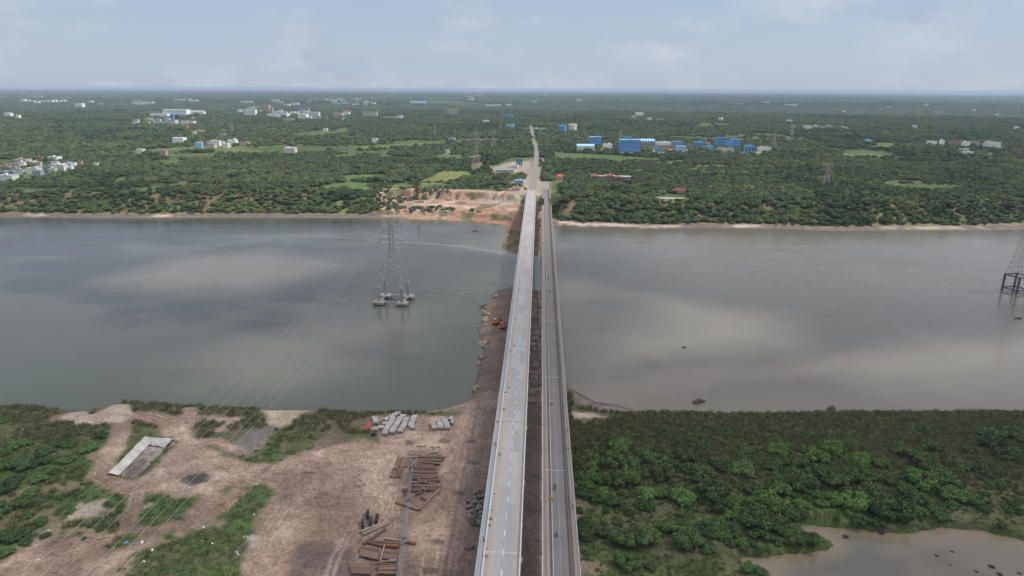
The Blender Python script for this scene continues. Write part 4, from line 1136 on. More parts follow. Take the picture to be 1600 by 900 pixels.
# ------------------------------------------------------------------ buildings across the river
def clear_for(x, y, w, d, fwd):
    CLEAR.append(np.array([(x - w / 2 - 3, y - fwd), (x + w / 2 + 3, y - fwd), (x + w / 2 + 3, y + d + 3), (x - w / 2 - 3, y + d + 3)]))
_win = {}
def window_mesh(w, h):
    k = (round(w, 1), round(h, 1))
    if k not in _win:
        b = MB(); b.box((0, 0, 0), (w, .12, h)); _win[k] = b.mesh('window', GLASS)
    return _win[k]
def house(px, py, w, h, wall, roof, label, name='house', cat='house', group=None, depth=None, floors=0, cols=0, style='flat', hide=4.0, fwd=None, rz=None, band=None):
    """w, h: size in photo pixels; py: the lowest row seen above the trees in front"""
    p = pix(px, py, DECK + hide); k = px_per_m(p)
    W = w / k; Hh = h / k * 1.03 + hide; dep = depth or max(6.0, min(W * .7, 28))
    rz = random.uniform(-.12, .12) if rz is None else rz
    r = thing(name, label, cat, (p[0], p[1], DECK - .05), rz, group)
    clear_for(p[0], p[1], W, dep, min(80, .035 * p[1]) if fwd is None else fwd)
    if style == 'gable':
        eave = Hh * .72
        b = MB(); b.box((0, dep / 2, eave / 2), (W, dep, eave)); b.build('wall', wall, r)
        b = MB(); o = .5
        V = [(-W / 2 - o, -o, eave + .01), (W / 2 + o, -o, eave + .01), (W / 2 + o, dep + o, eave + .01), (-W / 2 - o, dep + o, eave + .01), (-W / 2 - o, dep / 2, Hh), (W / 2 + o, dep / 2, Hh)]
        b.add(V, [(0, 1, 5, 4), (2, 3, 4, 5), (0, 4, 3), (1, 2, 5), (3, 2, 1, 0)]); b.build('roof', roof, r)
    elif style == 'hip':
        eave = Hh * .62
        b = MB(); b.box((0, dep / 2, eave / 2), (W, dep, eave)); b.build('wall', wall, r)
        b = MB(); o = .8
        V = [(-W / 2 - o, -o, eave + .01), (W / 2 + o, -o, eave + .01), (W / 2 + o, dep + o, eave + .01), (-W / 2 - o, dep + o, eave + .01), (-W * .12, dep / 2, Hh), (W * .12, dep / 2, Hh)]
        b.add(V, [(0, 1, 5, 4), (2, 3, 4, 5), (0, 4, 3), (1, 2, 5), (3, 2, 1, 0)]); b.build('roof', roof, r)
    else:
        b = MB(); b.box((0, dep / 2, Hh / 2), (W, dep, Hh)); wl = b.build('wall', wall, r)
        b = MB(); b.box((0, dep / 2, Hh + .16), (W + .5, dep + .5, .3))
        rf = b.build('roof', roof, r)
        b = MB()
        for (cx, cy2, sx, sy) in ((0, -.15, W + .5, .2), (0, dep + .15, W + .5, .2), (-W / 2 - .15, dep / 2, .2, dep + .1), (W / 2 + .15, dep / 2, .2, dep + .1)):
            b.box((cx, cy2, Hh + .66), (sx, sy, .7))
        b.build('parapet', wall, rf)
        if W > 9 and random.random() < .8:
            b = MB(); b.box((random.uniform(-.25, .25) * W, dep * .6, Hh + 1.7), (min(3.5, W * .2), 3, 2.7)); b.build('stair_head', wall, r)
        if W > 6 and random.random() < .5:
            b = MB(); x = random.uniform(-.3, .3) * W; b.tube((x, dep * .3, Hh + .32), (x, dep * .3, Hh + 1.6), .7, n=10); b.build('water_tank', M('black_tank', (.04, .04, .045)), r)
    if floors:
        fh = Hh / floors
        wm = window_mesh(min(W / cols * .5, 2.6), fh * .42)
        for f in range(floors):
            for c in range(cols):
                o = link('window', wm, r, ((c + .5) / cols * W - W / 2, -.03, (f + .55) * fh))
    if band:
        n, m = band
        for f in range(n):
            b = MB(); b.box((0, dep / 2, (f + .8) / n * Hh - .1), (W + .8, dep + .8, .55)); b.build('ledge', m, r)
    return r, W, dep, Hh

vil = 'village houses at the left edge of the far bank'
for a in [(5, 263, 14, 3, TAN, BROWN_ROOF, 'low tan house at the far left of the riverside village'), (22, 261, 16, 4, PALE_CONCRETE, BROWN_ROOF, 'grey house with brown roof in the back of the left village'),
          (31, 254, 20, 4, CREAM, BROWN_ROOF, 'long brown roofed house at the top of the left village'), (60, 249, 10, 3, BRICK, BROWN_ROOF, 'small brown house above the left village trees'),
          (82, 251, 14, 5, WHITE, BROWN_ROOF, 'white house with brown roof at the top right of the left village'), (91, 249, 6, 4, WHITE, GREY_ROOF, 'narrow white house at the top right corner of the left village'),
          (10, 273, 24, 4, TURQ, GREY_ROOF, 'wide turquoise walled house in the left village'), (28, 269, 12, 3, PALE_CONCRETE, BROWN_ROOF, 'small grey house in the middle of the left village'),
          (49, 269, 18, 5, WHITE, BROWN_ROOF, 'white house with weathered brown roof in the left village'), (57, 273, 13, 5, M('pale_blue_render', (.36, .40, .46), var=.2), GREY_ROOF, 'pale blue house in front of the left village'),
          (75, 267, 17, 6, TURQ, GREY_ROOF, 'turquoise house right of the pale blue house'), (90, 263, 18, 5, M('pale_pink_render', (.60, .50, .47), var=.1), WHITE, 'pale pink long house near the right end of the village'),
          (104, 261, 13, 5, M('sky_blue_render', (.38, .45, .53), var=.2), WHITE, 'sky blue house near the right end of the village'), (113, 259, 8, 4, WHITE, GREY_ROOF, 'small white house at the right end of the village'),
          (125, 258, 5, 5, TAN, RED_ROOF, 'tiny tan tower house right of the village'), (8, 279, 22, 4, WHITE, GREY_ROOF, 'pale flat roofed house closest to the river in the left village'), (149, 258, 7, 2, WHITE, GREY_ROOF, 'tiny white hut right of the left village')]:
    house(*a, group=vil, hide=3)
W_ = 'white buildings of the campus beyond the left woods'
house(273, 180, 38, 8, WHITE, WHITE, 'largest white flat roofed hall with window rows in the left campus', 'hall', 'building', W_, floors=2, cols=9, depth=40)
house(248, 182, 26, 4, WHITE, WHITE, 'low white shed left of the largest white hall', 'shed', 'shed', W_)
house(307, 178, 22, 5, WHITE, GREY_ROOF, 'white shed with grey roof right of the largest white hall', 'shed', 'shed', W_, style='gable')
house(269.5, 188, 5, 8, BLUE, BLUE, 'narrow blue block in front of the largest white hall', 'block', 'building', W_)
house(277.5, 191, 7, 10, M('brown_cladding', (.13, .10, .10)), BROWN_ROOF, 'dark brown tower in front of the largest white hall', 'tower_block', 'building', W_)
house(266, 194, 16, 6, CREAM, BROWN_ROOF, 'cream block at the foot of the dark brown tower', 'block', 'building', W_)
house(249, 194, 14, 3, PALE_BLUE, PALE_BLUE, 'pale blue shed left of the dark brown tower', 'shed', 'shed', W_)
house(292, 193, 20, 3, WHITE, GREY_ROOF, 'low white range right of the dark brown tower', 'shed', 'shed', W_)
for a in [(309, 207, 13, 2.5, TAN, CREAM, 'tan low house beside the orange water tower'), (303, 210, 5, 4, WHITE, WHITE, 'small white house under the tan low house'), (278, 221, 17, 5, WHITE, WHITE, 'white villa alone among trees left of the white row'),
          (310, 228, 10, 4, PALE_BLUE, WHITE, 'pale blue house at the left end of the white row'), (321, 225, 7, 3, PINK, BROWN_ROOF, 'small brown house behind the white row'), (335, 226, 15, 5, WHITE, GREY_ROOF, 'white house at the middle of the white row'),
          (329, 229, 12, 3, CREAM, BROWN_ROOF, 'low cream house in front of the white row'), (345, 225, 8, 3, WHITE, GREY_ROOF, 'small white house at the right end of the white row'), (381, 226, 14, 3, TAN, GREY_ROOF, 'tan grey house right of the white turreted house'),
          (218, 238, 11, 4, WHITE, WHITE, 'white house alone left of the white villa'), (230, 238, 5, 2, TAN, TAN, 'tiny tan hut right of the lone white house'), (254, 242, 10, 6, PINK, CREAM, 'half built pinkish house in the left woods'),
          (452, 236, 17, 4, M('rosy_white_render', (.66, .56, .53), var=.08), WHITE, 'long rosy white shed alone in a clearing'), (347, 212, 8, 2, PALE_CONCRETE, GREY_ROOF, 'low grey house above the white row')]:
    house(*a)
r, w, d, h = house(362, 224, 13, 4, WHITE, WHITE, 'white turreted house right of the white row')
b = MB(); b.box((w * .3, d / 2, h + 2.4), (w * .25, 4, 5)); b.build('turret', WHITE, r)
C_g = 'town blocks beyond the left woods'
house(390, 180, 18, 8, WHITE, WHITE, 'white block with window rows left of the tan block', 'block', 'building', C_g, floors=3, cols=6)
house(413, 174, 15, 9, TAN, TAN, 'tall tan block with rows of openings behind the town', 'block', 'building', C_g, floors=4, cols=5)
house(422, 174, 8, 5, TAN, TAN, 'low tan wing at the right of the tall tan block', 'wing', 'building', C_g)
house(474, 176, 17, 6, PALE_CONCRETE, GREY_ROOF, 'grey office block with dark window strips', 'office_block', 'building', C_g, floors=3, cols=6)
house(472, 185, 14, 6, WHITE, WHITE, 'white block in front of the grey office block', 'block', 'building', C_g, floors=2, cols=5)
house(489, 184, 18, 8, M('warm_white', (.66, .61, .56), var=.1), WHITE, 'warm white block right of the white block', 'block', 'building', C_g, floors=3, cols=6)
house(433, 182, 32, 4, WHITE, GREY_ROOF, 'long low white works left of the grey office block', 'works', 'building', C_g)
house(443, 183, 8, 3, M('slate_blue', (.16, .22, .34)), GREY_ROOF, 'small slate blue shed in front of the long white works', 'shed', 'shed', C_g)
house(451, 188, 16, 2, CREAM, BROWN_ROOF, 'low cream shed at the edge of the town', 'shed', 'shed', C_g)
house(497, 185, 8, 3, CREAM, BROWN_ROOF, 'small cream shed right of the warm white block', 'shed', 'shed', C_g)
house(527, 181, 14, 4, TAN, CREAM, 'low tan house between the town and the long red topped hall', 'house', 'house', C_g)
house(541, 179, 9, 6, WHITE, RED_ROOF, 'small white house with red roof right of the low tan house', 'house', 'house', C_g, style='gable')
house(537, 187, 6, 2, WHITE, WHITE, 'tiny white hut in front of the small red roofed house', 'hut', 'house', C_g)
house(578, 181, 22, 6, CREAM, RED_ROOF, 'cream hall with thin red roof standing alone beyond the woods', 'hall', 'building', None, floors=2, cols=8)
house(706, 178, 15, 6, CREAM, CREAM, 'cream block alone left of the far road', 'block', 'building', None, floors=2, cols=5)
house(653, 162, 26, 4, WHITE, PALE_BLUE, 'long white works with pale blue roof far beyond the woods', 'works', 'building')
house(660, 158, 9, 4, BLUE, PALE_BLUE, 'blue shed behind the long white works', 'shed', 'shed')
house(570, 165, 5, 7, CREAM, CREAM, 'slim cream tower far beyond the cream hall', 'tower', 'tower')
house(793, 183, 14, 3, BLUE, PALE_BLUE, 'blue shed left of the far end of the road', 'shed', 'shed')
house(797, 198, 12, 3, PALE_BLUE, PALE_BLUE, 'pale blue roofed shed nearest the far road', 'shed', 'shed')
house(770, 166, 24, 2.5, WHITE, GREY_ROOF, 'long white range far left of the road end', 'range', 'building')
for a in [(585, 221, 8, 4, WHITE, GREY_ROOF, 'white house alone in the middle woods'), (706, 220, 9, 3, PALE_BLUE, WHITE, 'pale house alone above the far pylon fields'), (699, 237, 6, 2, WHITE, WHITE, 'tiny white hut at the green field left of the pylon'),
          (625, 184, 8, 3, WHITE, GREY_ROOF, 'small white house between the cream hall and cream block'), (508, 203, 7, 2, WHITE, GREY_ROOF, 'tiny white house in the woods below the town'), (757, 190, 5, 2, WHITE, WHITE, 'tiny white house, left of two near the blue sheds'), (761, 190, 5, 2, WHITE, WHITE, 'tiny white house, right of two near the blue sheds')]:
    house(*a)
farw = 'far white buildings near the horizon'
fl = 'small white building far away near the horizon'
for (x, y, w, h) in [(54, 153, 22, 3), (123, 168, 12, 6), (27, 183, 6, 3), (11, 180, 10, 3), (223, 162, 30, 3), (211, 158, 12, 2), (301, 159, 14, 3), (292, 156, 10, 2), (279, 157, 16, 2), (384, 161, 17, 3), (429, 159, 12, 3), (461, 164, 10, 3), (448, 165, 8, 2),
                     (437, 161, 8, 2), (482, 160, 6, 2), (522, 160, 8, 3), (530, 156, 8, 2), (535, 163, 8, 1.5), (555, 164, 10, 2), (560, 156, 9, 2), (589, 155, 5, 2), (732, 146, 9, 3), (723, 146, 6, 2), (743, 150, 9, 2), (736, 157, 8, 3), (612, 145, 10, 2), (595, 144, 10, 1.5), (545, 143, 7, 1.5),
                     (750, 150, 6, 1.5), (795, 165, 10, 2), (810, 155, 8, 2), (850, 150, 14, 2), (835, 160, 8, 2), (905, 158, 8, 2), (1234, 190, 8, 2), (1448, 165, 6, 2.5), (1237, 165, 18, 2), (1158, 163, 10, 2), (1198, 161, 10, 2), (1468, 177, 9, 2), (1522, 174, 5, 2.5), (150, 155, 5, 1.5), (140, 160, 7, 2), (100, 154, 14, 1.5), (30, 154, 8, 2), (5, 153, 6, 1.5), (155, 163, 6, 1.5), (1000, 178, 12, 2), (990, 183, 8, 2), (1015, 186, 8, 1.5), (1320, 175, 5, 1.5), (1560, 180, 6, 1.5), (1590, 200, 6, 1.5), (1430, 198, 6, 1.5), (1100, 150, 10, 1), (1390, 168, 7, 1.5)]:
    house(x, y, w, h, WHITE if random.random() < .8 else CREAM, WHITE if random.random() < .6 else GREY_ROOF, fl, 'building', 'building', farw, hide=6)
for x in range(36, 100, 7):
    house(x, 160 + random.uniform(-1, 1), random.uniform(5, 8), random.uniform(2, 4), WHITE, random.choice([WHITE, BROWN_ROOF]), 'white house in a distant row near the left horizon', 'house', 'house', 'distant row of white houses', hide=5)
rw = random.Random(11)
for (x, y, dx, dy, n) in ((475, 180, 22, 5, 9), (430, 180, 18, 3, 5), (268, 187, 32, 5, 9), (330, 227, 26, 3, 6), (225, 190, 16, 4, 5), (555, 160, 40, 4, 9), (600, 152, 50, 4, 6), (500, 157, 30, 3, 6), (400, 172, 40, 4, 6), (60, 262, 50, 9, 10), (1540, 230, 50, 6, 7), (740, 150, 30, 5, 6), (1270, 200, 30, 3, 4)):
    for i in range(n):
        yy = y + rw.uniform(-dy, dy); big = .5 + (yy - 140) / 110
        house(x + rw.uniform(-dx, dx), yy, rw.uniform(4, 9) * min(1.2, big + .3), rw.uniform(1.2, 2.8) * min(1.3, big + .3), rw.choice([WHITE, WHITE, WHITE, CREAM, TAN]), rw.choice([WHITE, GREY_ROOF, BROWN_ROOF, WHITE]), 'tiny pale house half hidden among trees of the far plain', 'house', 'house', 'tiny houses among the far trees', hide=5, fwd=20)
rt = 'small houses in the woods right of the factory'
for a in [(1357, 223, 8, 4, PALE_BLUE, WHITE, 'pale blue house alone right of the factory'), (1458, 224, 12, 3, WHITE, GREY_ROOF, 'white shed at the left end of the right hamlet', ), (1473, 224, 6, 4, WHITE, WHITE, 'small white house second from the left in the right hamlet'),
          (1497, 226, 18, 3, BRICK, BROWN_ROOF, 'long brown house in the right hamlet'), (1525, 226, 12, 4, M('rosy_render', (.48, .36, .32)), BROWN_ROOF, 'rosy house in the right hamlet'), (1552, 228, 18, 3, WHITE, BROWN_ROOF, 'white and brown house at the right of the hamlet'),
          (1513, 241, 14, 3, WHITE, GREY_ROOF, 'white house below the right hamlet'), (1532, 240, 12, 3, BRICK, BROWN_ROOF, 'brown house below the right hamlet'), (1592, 237, 10, 4, BRICK, BROWN_ROOF, 'brown house at the right picture edge'),
          (1258, 198, 12, 4, BRICK, BROWN_ROOF, 'brown brick house beyond the factory'), (1275, 200, 6, 4, M('rosy_white_render', (.6, .5, .5)), WHITE, 'pinkish white house beside the brown brick house'), (1286, 201, 8, 3, PALE_CONCRETE, GREY_ROOF, 'grey house right of the pinkish white house'),
          (1321, 202, 7, 3, WHITE, GREY_ROOF, 'white house alone right of the brown brick house'), (1196, 234, 18, 3, WHITE, GREY_ROOF, 'long white house right of the blue factory')]:
    house(*a, group=rt)

# --- the blue factory
fac = 'blue buildings of the factory'
def factory(px, py, w, h, label, wall=BLUE, roof=PALE_BLUE, **k):
    k.setdefault('hide', 3.0); k.setdefault('fwd', 55.0)
    return house(px, py, w, h, wall, roof, label, 'factory_building', 'factory building', fac, **k)
factory(915, 232, 27, 6, 'pale blue roofed shed at the left end of the factory', WHITE, PALE_BLUE, style='gable', depth=30)
factory(930, 226, 19, 11, 'blue block with white roof rim behind the left shed', BLUE, WHITE, floors=3, cols=4)
factory(950, 229, 14, 3, 'low white shed between the two blue blocks', WHITE, WHITE)
factory(984, 236, 31, 16, 'largest blue hall of the factory with pale ledges', BLUE, PALE_BLUE, band=(3, PALE_BLUE), depth=32)
factory(981, 219, 14, 4, 'blue shed behind the largest blue hall', BLUE, PALE_BLUE)
factory(1009, 227, 30, 9, 'hall with pale blue roof right of the largest blue hall', M('grey_cladding', (.26, .27, .30)), PALE_BLUE, style='gable', floors=2, cols=7)
factory(1038, 226, 23, 3, 'low white shed behind the pipe racks', WHITE, CREAM)
factory(1059, 228, 16, 6, 'slate blue block in the middle of the factory', M('slate_blue_wall', (.15, .26, .42)), PALE_BLUE)
factory(1064, 234, 16, 5, 'pale blue shed in front of the slate blue block', PALE_BLUE, PALE_BLUE)
factory(1028, 236, 7, 4, 'small blue kiosk in front of the pipe racks', BLUE, PALE_BLUE)
factory(1092, 231, 15, 8, 'blue block with pale roof right of the pipe racks', BLUE, PALE_BLUE, floors=2, cols=3)
factory(1109, 233, 12, 4, 'low blue shed between block and twin towers', BLUE, PALE_BLUE)
factory(1127, 227, 15, 11, 'left blue tower block of the factory right end', BLUE, PALE_BLUE, floors=3, cols=4)
factory(1140, 229, 9, 8, 'middle blue block between the two tower blocks', BLUE, PALE_BLUE)
factory(1150, 229, 15, 10, 'right blue tower block of the factory right end', BLUE, PALE_BLUE, floors=3, cols=4)
factory(1171, 237, 14, 8, 'separate blue house at the right end of the factory', BLUE, PALE_BLUE, floors=1, cols=3)
factory(1106, 226, 8, 3, 'small tan shed behind the low blue shed', TAN, TAN)
factory(1135, 236, 24, 3, 'low cream wall building under the twin towers', CREAM, BROWN_ROOF)
p = pix(968.8, 230, DECK); hh = up_to(968.8, 203, p)
r = thing('chimney', 'tall grey chimney beside the largest blue hall', 'chimney', (p[0], p[1], DECK - .1))
b = MB(); b.tube((0, 0, 0), (0, 0, hh), 1.4, .9, 14); b.build('shaft', PALE_CONCRETE, r)
b = MB(); b.tube((0, 0, hh * .7), (0, 0, hh * .7 + .6), 1.9, n=14); b.tube((0, 0, hh - .5), (0, 0, hh), 1.15, n=14); b.build('platform', DARK_STEEL, r)
for (x, w) in ((1025, 14), (1040, 14), (1052, 10), (1080, 12)):
    p = pix(x, 233, DECK); k = px_per_m(p); W = w / k
    r = thing('pipe_rack', 'reddish steel pipe rack with tanks, %s' % {1025: 'nearest the largest blue hall', 1040: 'second from the largest blue hall', 1052: 'before the slate blue block', 1080: 'left of the blue block with pale roof'}[x], 'pipe rack', (p[0], p[1], DECK - .1), 0, 'pipe racks of the factory')
    clear_for(p[0], p[1], W, 12, 55)
    b = MB()
    for i in range(5):
        for j in (0, 6): b.bar((-W / 2 + i * W / 4, j, 0), (-W / 2 + i * W / 4, j, 9), .5)
    for z in (3.5, 6.2, 9):
        for j in (0, 6): b.bar((-W / 2, j, z), (W / 2, j, z), .5)
    b.build('frame', M('reddish_steel', (.24, .15, .13)), r)
    b = MB()
    for i in range(4): b.tube((-W / 2 + (i + .5) * W / 4, 3, 0), (-W / 2 + (i + .5) * W / 4, 3, random.uniform(5, 8.5)), 1.3, n=10)
    b.build('tank', GALV, r)
for (x, y, w, h, m, lab) in ((879, 203.5, 13, 7.5, BLUE, 'blue storage tank behind the factory trees'), (895, 202.5, 13, 8.5, M('off_white_tank', (.66, .60, .55)), 'off white storage tank right of the blue tank')):
    p = pix(x, y, DECK + 3); k = px_per_m(p); R_ = w / k / 2
    r = thing('storage_tank', lab, 'tank', (p[0], p[1] + R_, DECK - .1)); clear_for(p[0], p[1], 2 * R_, 2 * R_, 60)
    b = MB(); b.tube((0, 0, 0), (0, 0, h / k + 2), R_, n=28); b.build('shell', m, r)
    b = MB(); b.tube((0, 0, h / k + 2.01), (0, 0, h / k + 3.2), R_ * 1.01, R_ * .2, 28); b.build('roof', m, r)
for (x, y, w, h, m, lab) in ((293, 205, 4.5, 9, M('orange_red_paint', (.55, .20, .12)), 'orange red water tower below the left campus'), (1126, 190, 7, 6, WHITE, 'white water tower on legs beyond the factory')):
    p = pix(x, y, DECK + 2); k = px_per_m(p); R_ = w / k / 2; Hh = h / k + 2
    r = thing('water_tower', lab, 'water tower', (p[0], p[1], DECK - .1)); clear_for(p[0], p[1], 2 * R_, 2 * R_, 70)
    b = MB(); b.tube((0, 0, Hh * .6), (0, 0, Hh), R_, n=16); b.build('tank', m, r)
    b = MB()
    for a in range(6): b.bar((R_ * .8 * math.cos(a * 1.047), R_ * .8 * math.sin(a * 1.047), 0), (R_ * .8 * math.cos(a * 1.047), R_ * .8 * math.sin(a * 1.047), Hh * .61), 1.0)
    b.build('legs_frame', m, r)

# --- riverside hotel, pavilion, tent
p = pix(954, 284, DECK); k = px_per_m(p)
CLEAR.append(poly([(924, 285), (986, 287), (986, 277), (924, 272)], DECK))
hot = thing('hotel', 'pink riverside hotel with red roofs and a long right wing', 'hotel', (p[0], p[1], DECK - .05), -.05)
def X_(x): return (x - 954) / k
for (x0, x1, dy, h, wall) in ((924, 944, 6, 7, PINK), (945, 960, 0, 8.5, BRICK), (960, 985, -3, 8, PINK)):
    b = MB(); b.box(((X_(x0) + X_(x1)) / 2, dy + 6, h / 2), (X_(x1) - X_(x0) - .1, 12, h)); wl = b.build('wall', wall, hot)
    b = MB(); b.box(((X_(x0) + X_(x1)) / 2, dy + 6, h + .14), (X_(x1) - X_(x0) + .2, 12.4, .25)); b.build('roof_slab', GREY_ROOF, hot)
    n = int((X_(x1) - X_(x0)) / 3.2); wm = window_mesh(1.6, 1.5)
    for f in (0, 1):
        for i in range(n): link('window', wm, hot, (X_(x0) + (i + .5) * (X_(x1) - X_(x0)) / n, dy - .05, 2.2 + f * h * .45))
b = MB(); b.box((X_(972.5), -3.9, 4.2), (X_(985) - X_(960), 1.6, .35)); b.box((X_(972.5), -4.6, 4.9), (X_(985) - X_(960), .2, 1.0)); b.build('balcony', RED_ROOF, hot)
def gable(w, d, z, h, o=.6):
    return [(-w / 2 - o, -d / 2 - o, z), (w / 2 + o, -d / 2 - o, z), (w / 2 + o, d / 2 + o, z), (-w / 2 - o, d / 2 + o, z), (0, 0, z + h)], [(0, 1, 4), (1, 2, 4), (2, 3, 4), (3, 0, 4), (3, 2, 1, 0)]
for (x, w, y, z, h) in ((953, 9, 5, 8.8, 4.5), (930, 10, 8, 7.3, 3.4), (966, 5, 2, 8.3, 2.2)):
    V, F = gable(w, 9, z, h); b = MB(); b.add([(X_(x) + v[0], y + v[1], v[2]) for v in V], F); b.build('roof', RED_ROOF, hot)
b = MB(); b.box((X_(929), 11, 8.8), (3, 3, 3)); b.build('stair_head', PALE_CONCRETE, hot)
p = pix(1062, 306, DECK - 2)
CLEAR.append(poly([(1032, 316), (1072, 316), (1074, 302), (1034, 304)], DECK))
r = thing('pavilion', 'open pavilion with maroon hipped roof above the right river bank', 'pavilion', (p[0], p[1] + 6, DECK - .1), -.3)
b = MB()
for x in (-7, 0, 7):
    for y in (-4, 4): b.bar((x, y, 0), (x, y, 4.2), .45)
b.build('post', CREAM, r)
b = MB(); b.add([(-9, -6, 4.2), (9, -6, 4.2), (9, 6, 4.2), (-9, 6, 4.2), (-4, 0, 8.2), (4, 0, 8.2)], [(0, 1, 5, 4), (2, 3, 4, 5), (0, 4, 3), (1, 2, 5), (3, 2, 1, 0)]); b.build('roof', MAROON, r)
p = pix(1050, 311, DECK)
r = thing('terrace', 'white balustraded terrace in front of the maroon roofed pavilion', 'terrace', (p[0], p[1], DECK - 4))
b = MB(); b.box((0, 5, 2.2), (30, 9, 4.4)); b.build('retaining_wall', CREAM, r)
b = MB()
for i in range(16): b.box((-15 + i * 2, .5, 5.0), (.4, .4, 1.1))
b.box((0, .5, 5.7), (31, .45, .3)); b.build('balustrade', WHITE, r)
p = pix(1022, 310, DECK - 1); r = thing('garden_wall', 'low white wall left of the balustraded terrace', 'wall', (p[0], p[1], DECK - 3)); b = MB(); b.box((0, 0, 2), (14, .6, 4)); b.build('wall', WHITE, r)
p = pix(873.5, 281, DECK)
CLEAR.append(poly([(868, 287), (880, 287), (880, 272), (868, 272)], DECK))
r = thing('marquee', 'red and white marquee tent beside the road', 'tent', (p[0], p[1], DECK - .05))
b = MB(); V, F = gable(8, 8, 5.5, 3.5, .2); b.add(V, F); b.build('tent_roof', M('red_canvas', (.60, .07, .09), var=.1), r)
b = MB(); b.box((0, 0, 2.75), (7.6, 7.6, 5.4)); b.build('tent_wall', M('pink_canvas', (.60, .30, .30), var=.1), r)

# --- site left of the road: mixing plant, sheds
CLEAR.append(poly([(770, 276), (830, 274), (832, 246), (800, 246), (770, 262)], DECK)); CLEAR.append(poly([(798, 303), (828, 303), (828, 280), (798, 282)], DECK))
p = pix(811, 261, DECK); k = px_per_m(p); hh = up_to(811, 248, p)
r = thing('mixing_plant', 'blue concrete mixing plant with paired silos left of the road', 'mixing plant', (p[0], p[1], DECK - .1))
SILO = M('silo_blue', (.07, .19, .30), var=.2)
for x in (-3.2, .6, 4.2):
    b = MB(); b.tube((x, 0, hh * .4), (x, 0, hh * .95), 1.6, n=14); b.tube((x, 0, hh * .22), (x, 0, hh * .4 - .01), .4, 1.6, 14); b.tube((x, 0, hh * .95 + .01), (x, 0, hh), 1.6, .5, 14); s_ = b.build('silo', SILO, r)
    b = MB()
    for dx in (-1.2, 1.2):
        for dy in (-1.2, 1.2): b.bar((x + dx, dy, 0), (x + dx, dy, hh * .45), .35)
    b.build('frame', SILO, r)
house(789, 270, 27, 4, PALE_CONCRETE, GREY_ROOF, 'wide pale roofed shed left of the mixing plant', 'shed', 'shed', None, depth=18, hide=0.5, fwd=4, rz=.1)
house(803, 262, 12, 3, WHITE, GREY_ROOF, 'small white cabin between pale shed and mixing plant', 'cabin', 'cabin', None, hide=.3, fwd=3)
house(811, 287, 14, 4.5, PALE_BLUE, WHITE, 'pale blue site cabin with white roof beside the bridge approach', 'cabin', 'cabin', None, floors=1, cols=4, hide=.3, fwd=3, rz=-.1)
house(806, 298, 13, 4, TAN, CREAM, 'tan open shed below the site cabin', 'shed', 'shed', None, hide=.3, fwd=3, rz=-.1)

# ------------------------------------------------------------------ planting the woods
CLEAR.append(poly([(576, 300), (640, 297), (700, 298), (745, 304), (800, 300), (846, 296), (846, 402), (780, 402), (745, 352), (700, 342), (650, 334), (580, 324)], 10))
def plant(X, Y, allow_gaps=.30):
    Z, dN, dF = height(X, Y)
    ok = (dF > 23 + 5 * (fbm(X * .05, Y * .05, 33, 2) - .5)) & (wood_filter(X, Y) | ((dF < 88) & (X < CUT_X0))) & (roadside(X, Y) > np.where(Y < 1200, 13, 8.5)) & ~((np.abs(X - 2) < 26) & (Y < 1010))
    g = fbm(X * .006, Y * .006, 111, 4)
    ok &= (g > allow_gaps) | (dF < 80)
    ok &= in_view(X, Y, Z + 4, 1.12)
    return X[ok], Y[ok], Z[ok], dF[ok]
X1, Y1 = wood_points(760, 1500, 5.9, 1)
X1, Y1, Z1, D1 = plant(X1, Y1, .34)
# a fringe of low scrub along the foot of the bank
order = np.argsort(np.hypot(X1, Y1 ))
first = order[:285]
rest = order[285:]
gl = {True: ('dense green tree of the bankside row left of the bridges', 'trees along the far bank left of the bridges'), False: ('dense green tree of the bankside row right of the bridges', 'trees along the far bank right of the bridges')}
for i in first:
    s = random.uniform(3.6, 5.6)
    lab, grp = gl[bool(X1[i] < 0)]
    r = thing('tree', lab, 'tree', (X1[i], Y1[i], Z1[i] - .2), random.uniform(0, 6.28), grp); r.scale = (s, s, s * random.uniform(.9, 1.25))
    link('crown', near_kinds[random.randrange(6)], r); link('trunk', near_trunk, r)
def sizes(n, a, b): 
    s = rng.uniform(a, b, n); return np.stack([s, s, s * rng.uniform(.85, 1.2, n)], 1)
def stand_sizes(X, Y, a, b):
    q = np.clip((fbm(X * .008, Y * .008, 311, 3) - .28) * 2.2, 0, 1); s = (a + (b - a) * (.55 * q + .45 * rng.uniform(0, 1, len(X)) ** 1.6)) * np.where(rng.uniform(0, 1, len(X)) > .965, 1.45, 1)
    return np.stack([s, s, s * rng.uniform(.75, 1.25, len(X))], 1)
scatter('woods', np.stack([X1[rest], Y1[rest], Z1[rest] - .2], 1), tree_kinds, stand_sizes(X1[rest], Y1[rest], 2.6, 6.6), 'green woods behind the first trees of the far bank', 'woods', 130)
X2, Y2 = wood_points(1500, 4300, 11.0, 2); X2, Y2, Z2, _ = plant(X2, Y2, .35)
scatter('woods', np.stack([X2, Y2, Z2 - .2], 1), tree_kinds, stand_sizes(X2, Y2, 4.2, 9.0), 'green woods in the middle distance across the river', 'woods', 260)
X3, Y3 = wood_points(4300, 8000, 27.0, 3); X3, Y3, Z3_, _ = plant(X3, Y3, .36)
scatter('woods', np.stack([X3, Y3, Z3_ - .3], 1), clump_kinds, sizes(len(X3), 36, 60), 'blue green woods far across the plain', 'woods')
X4, Y4 = wood_points(8000, 22000, 85.0, 4); X4, Y4, Z4_, _ = plant(X4, Y4, .36)
scatter('woods', np.stack([X4, Y4, Z4_ - 1], 1), clump_kinds, sizes(len(X4), 95, 170) * np.array([1, 1, .75]), 'hazy woods near the horizon', 'woods')
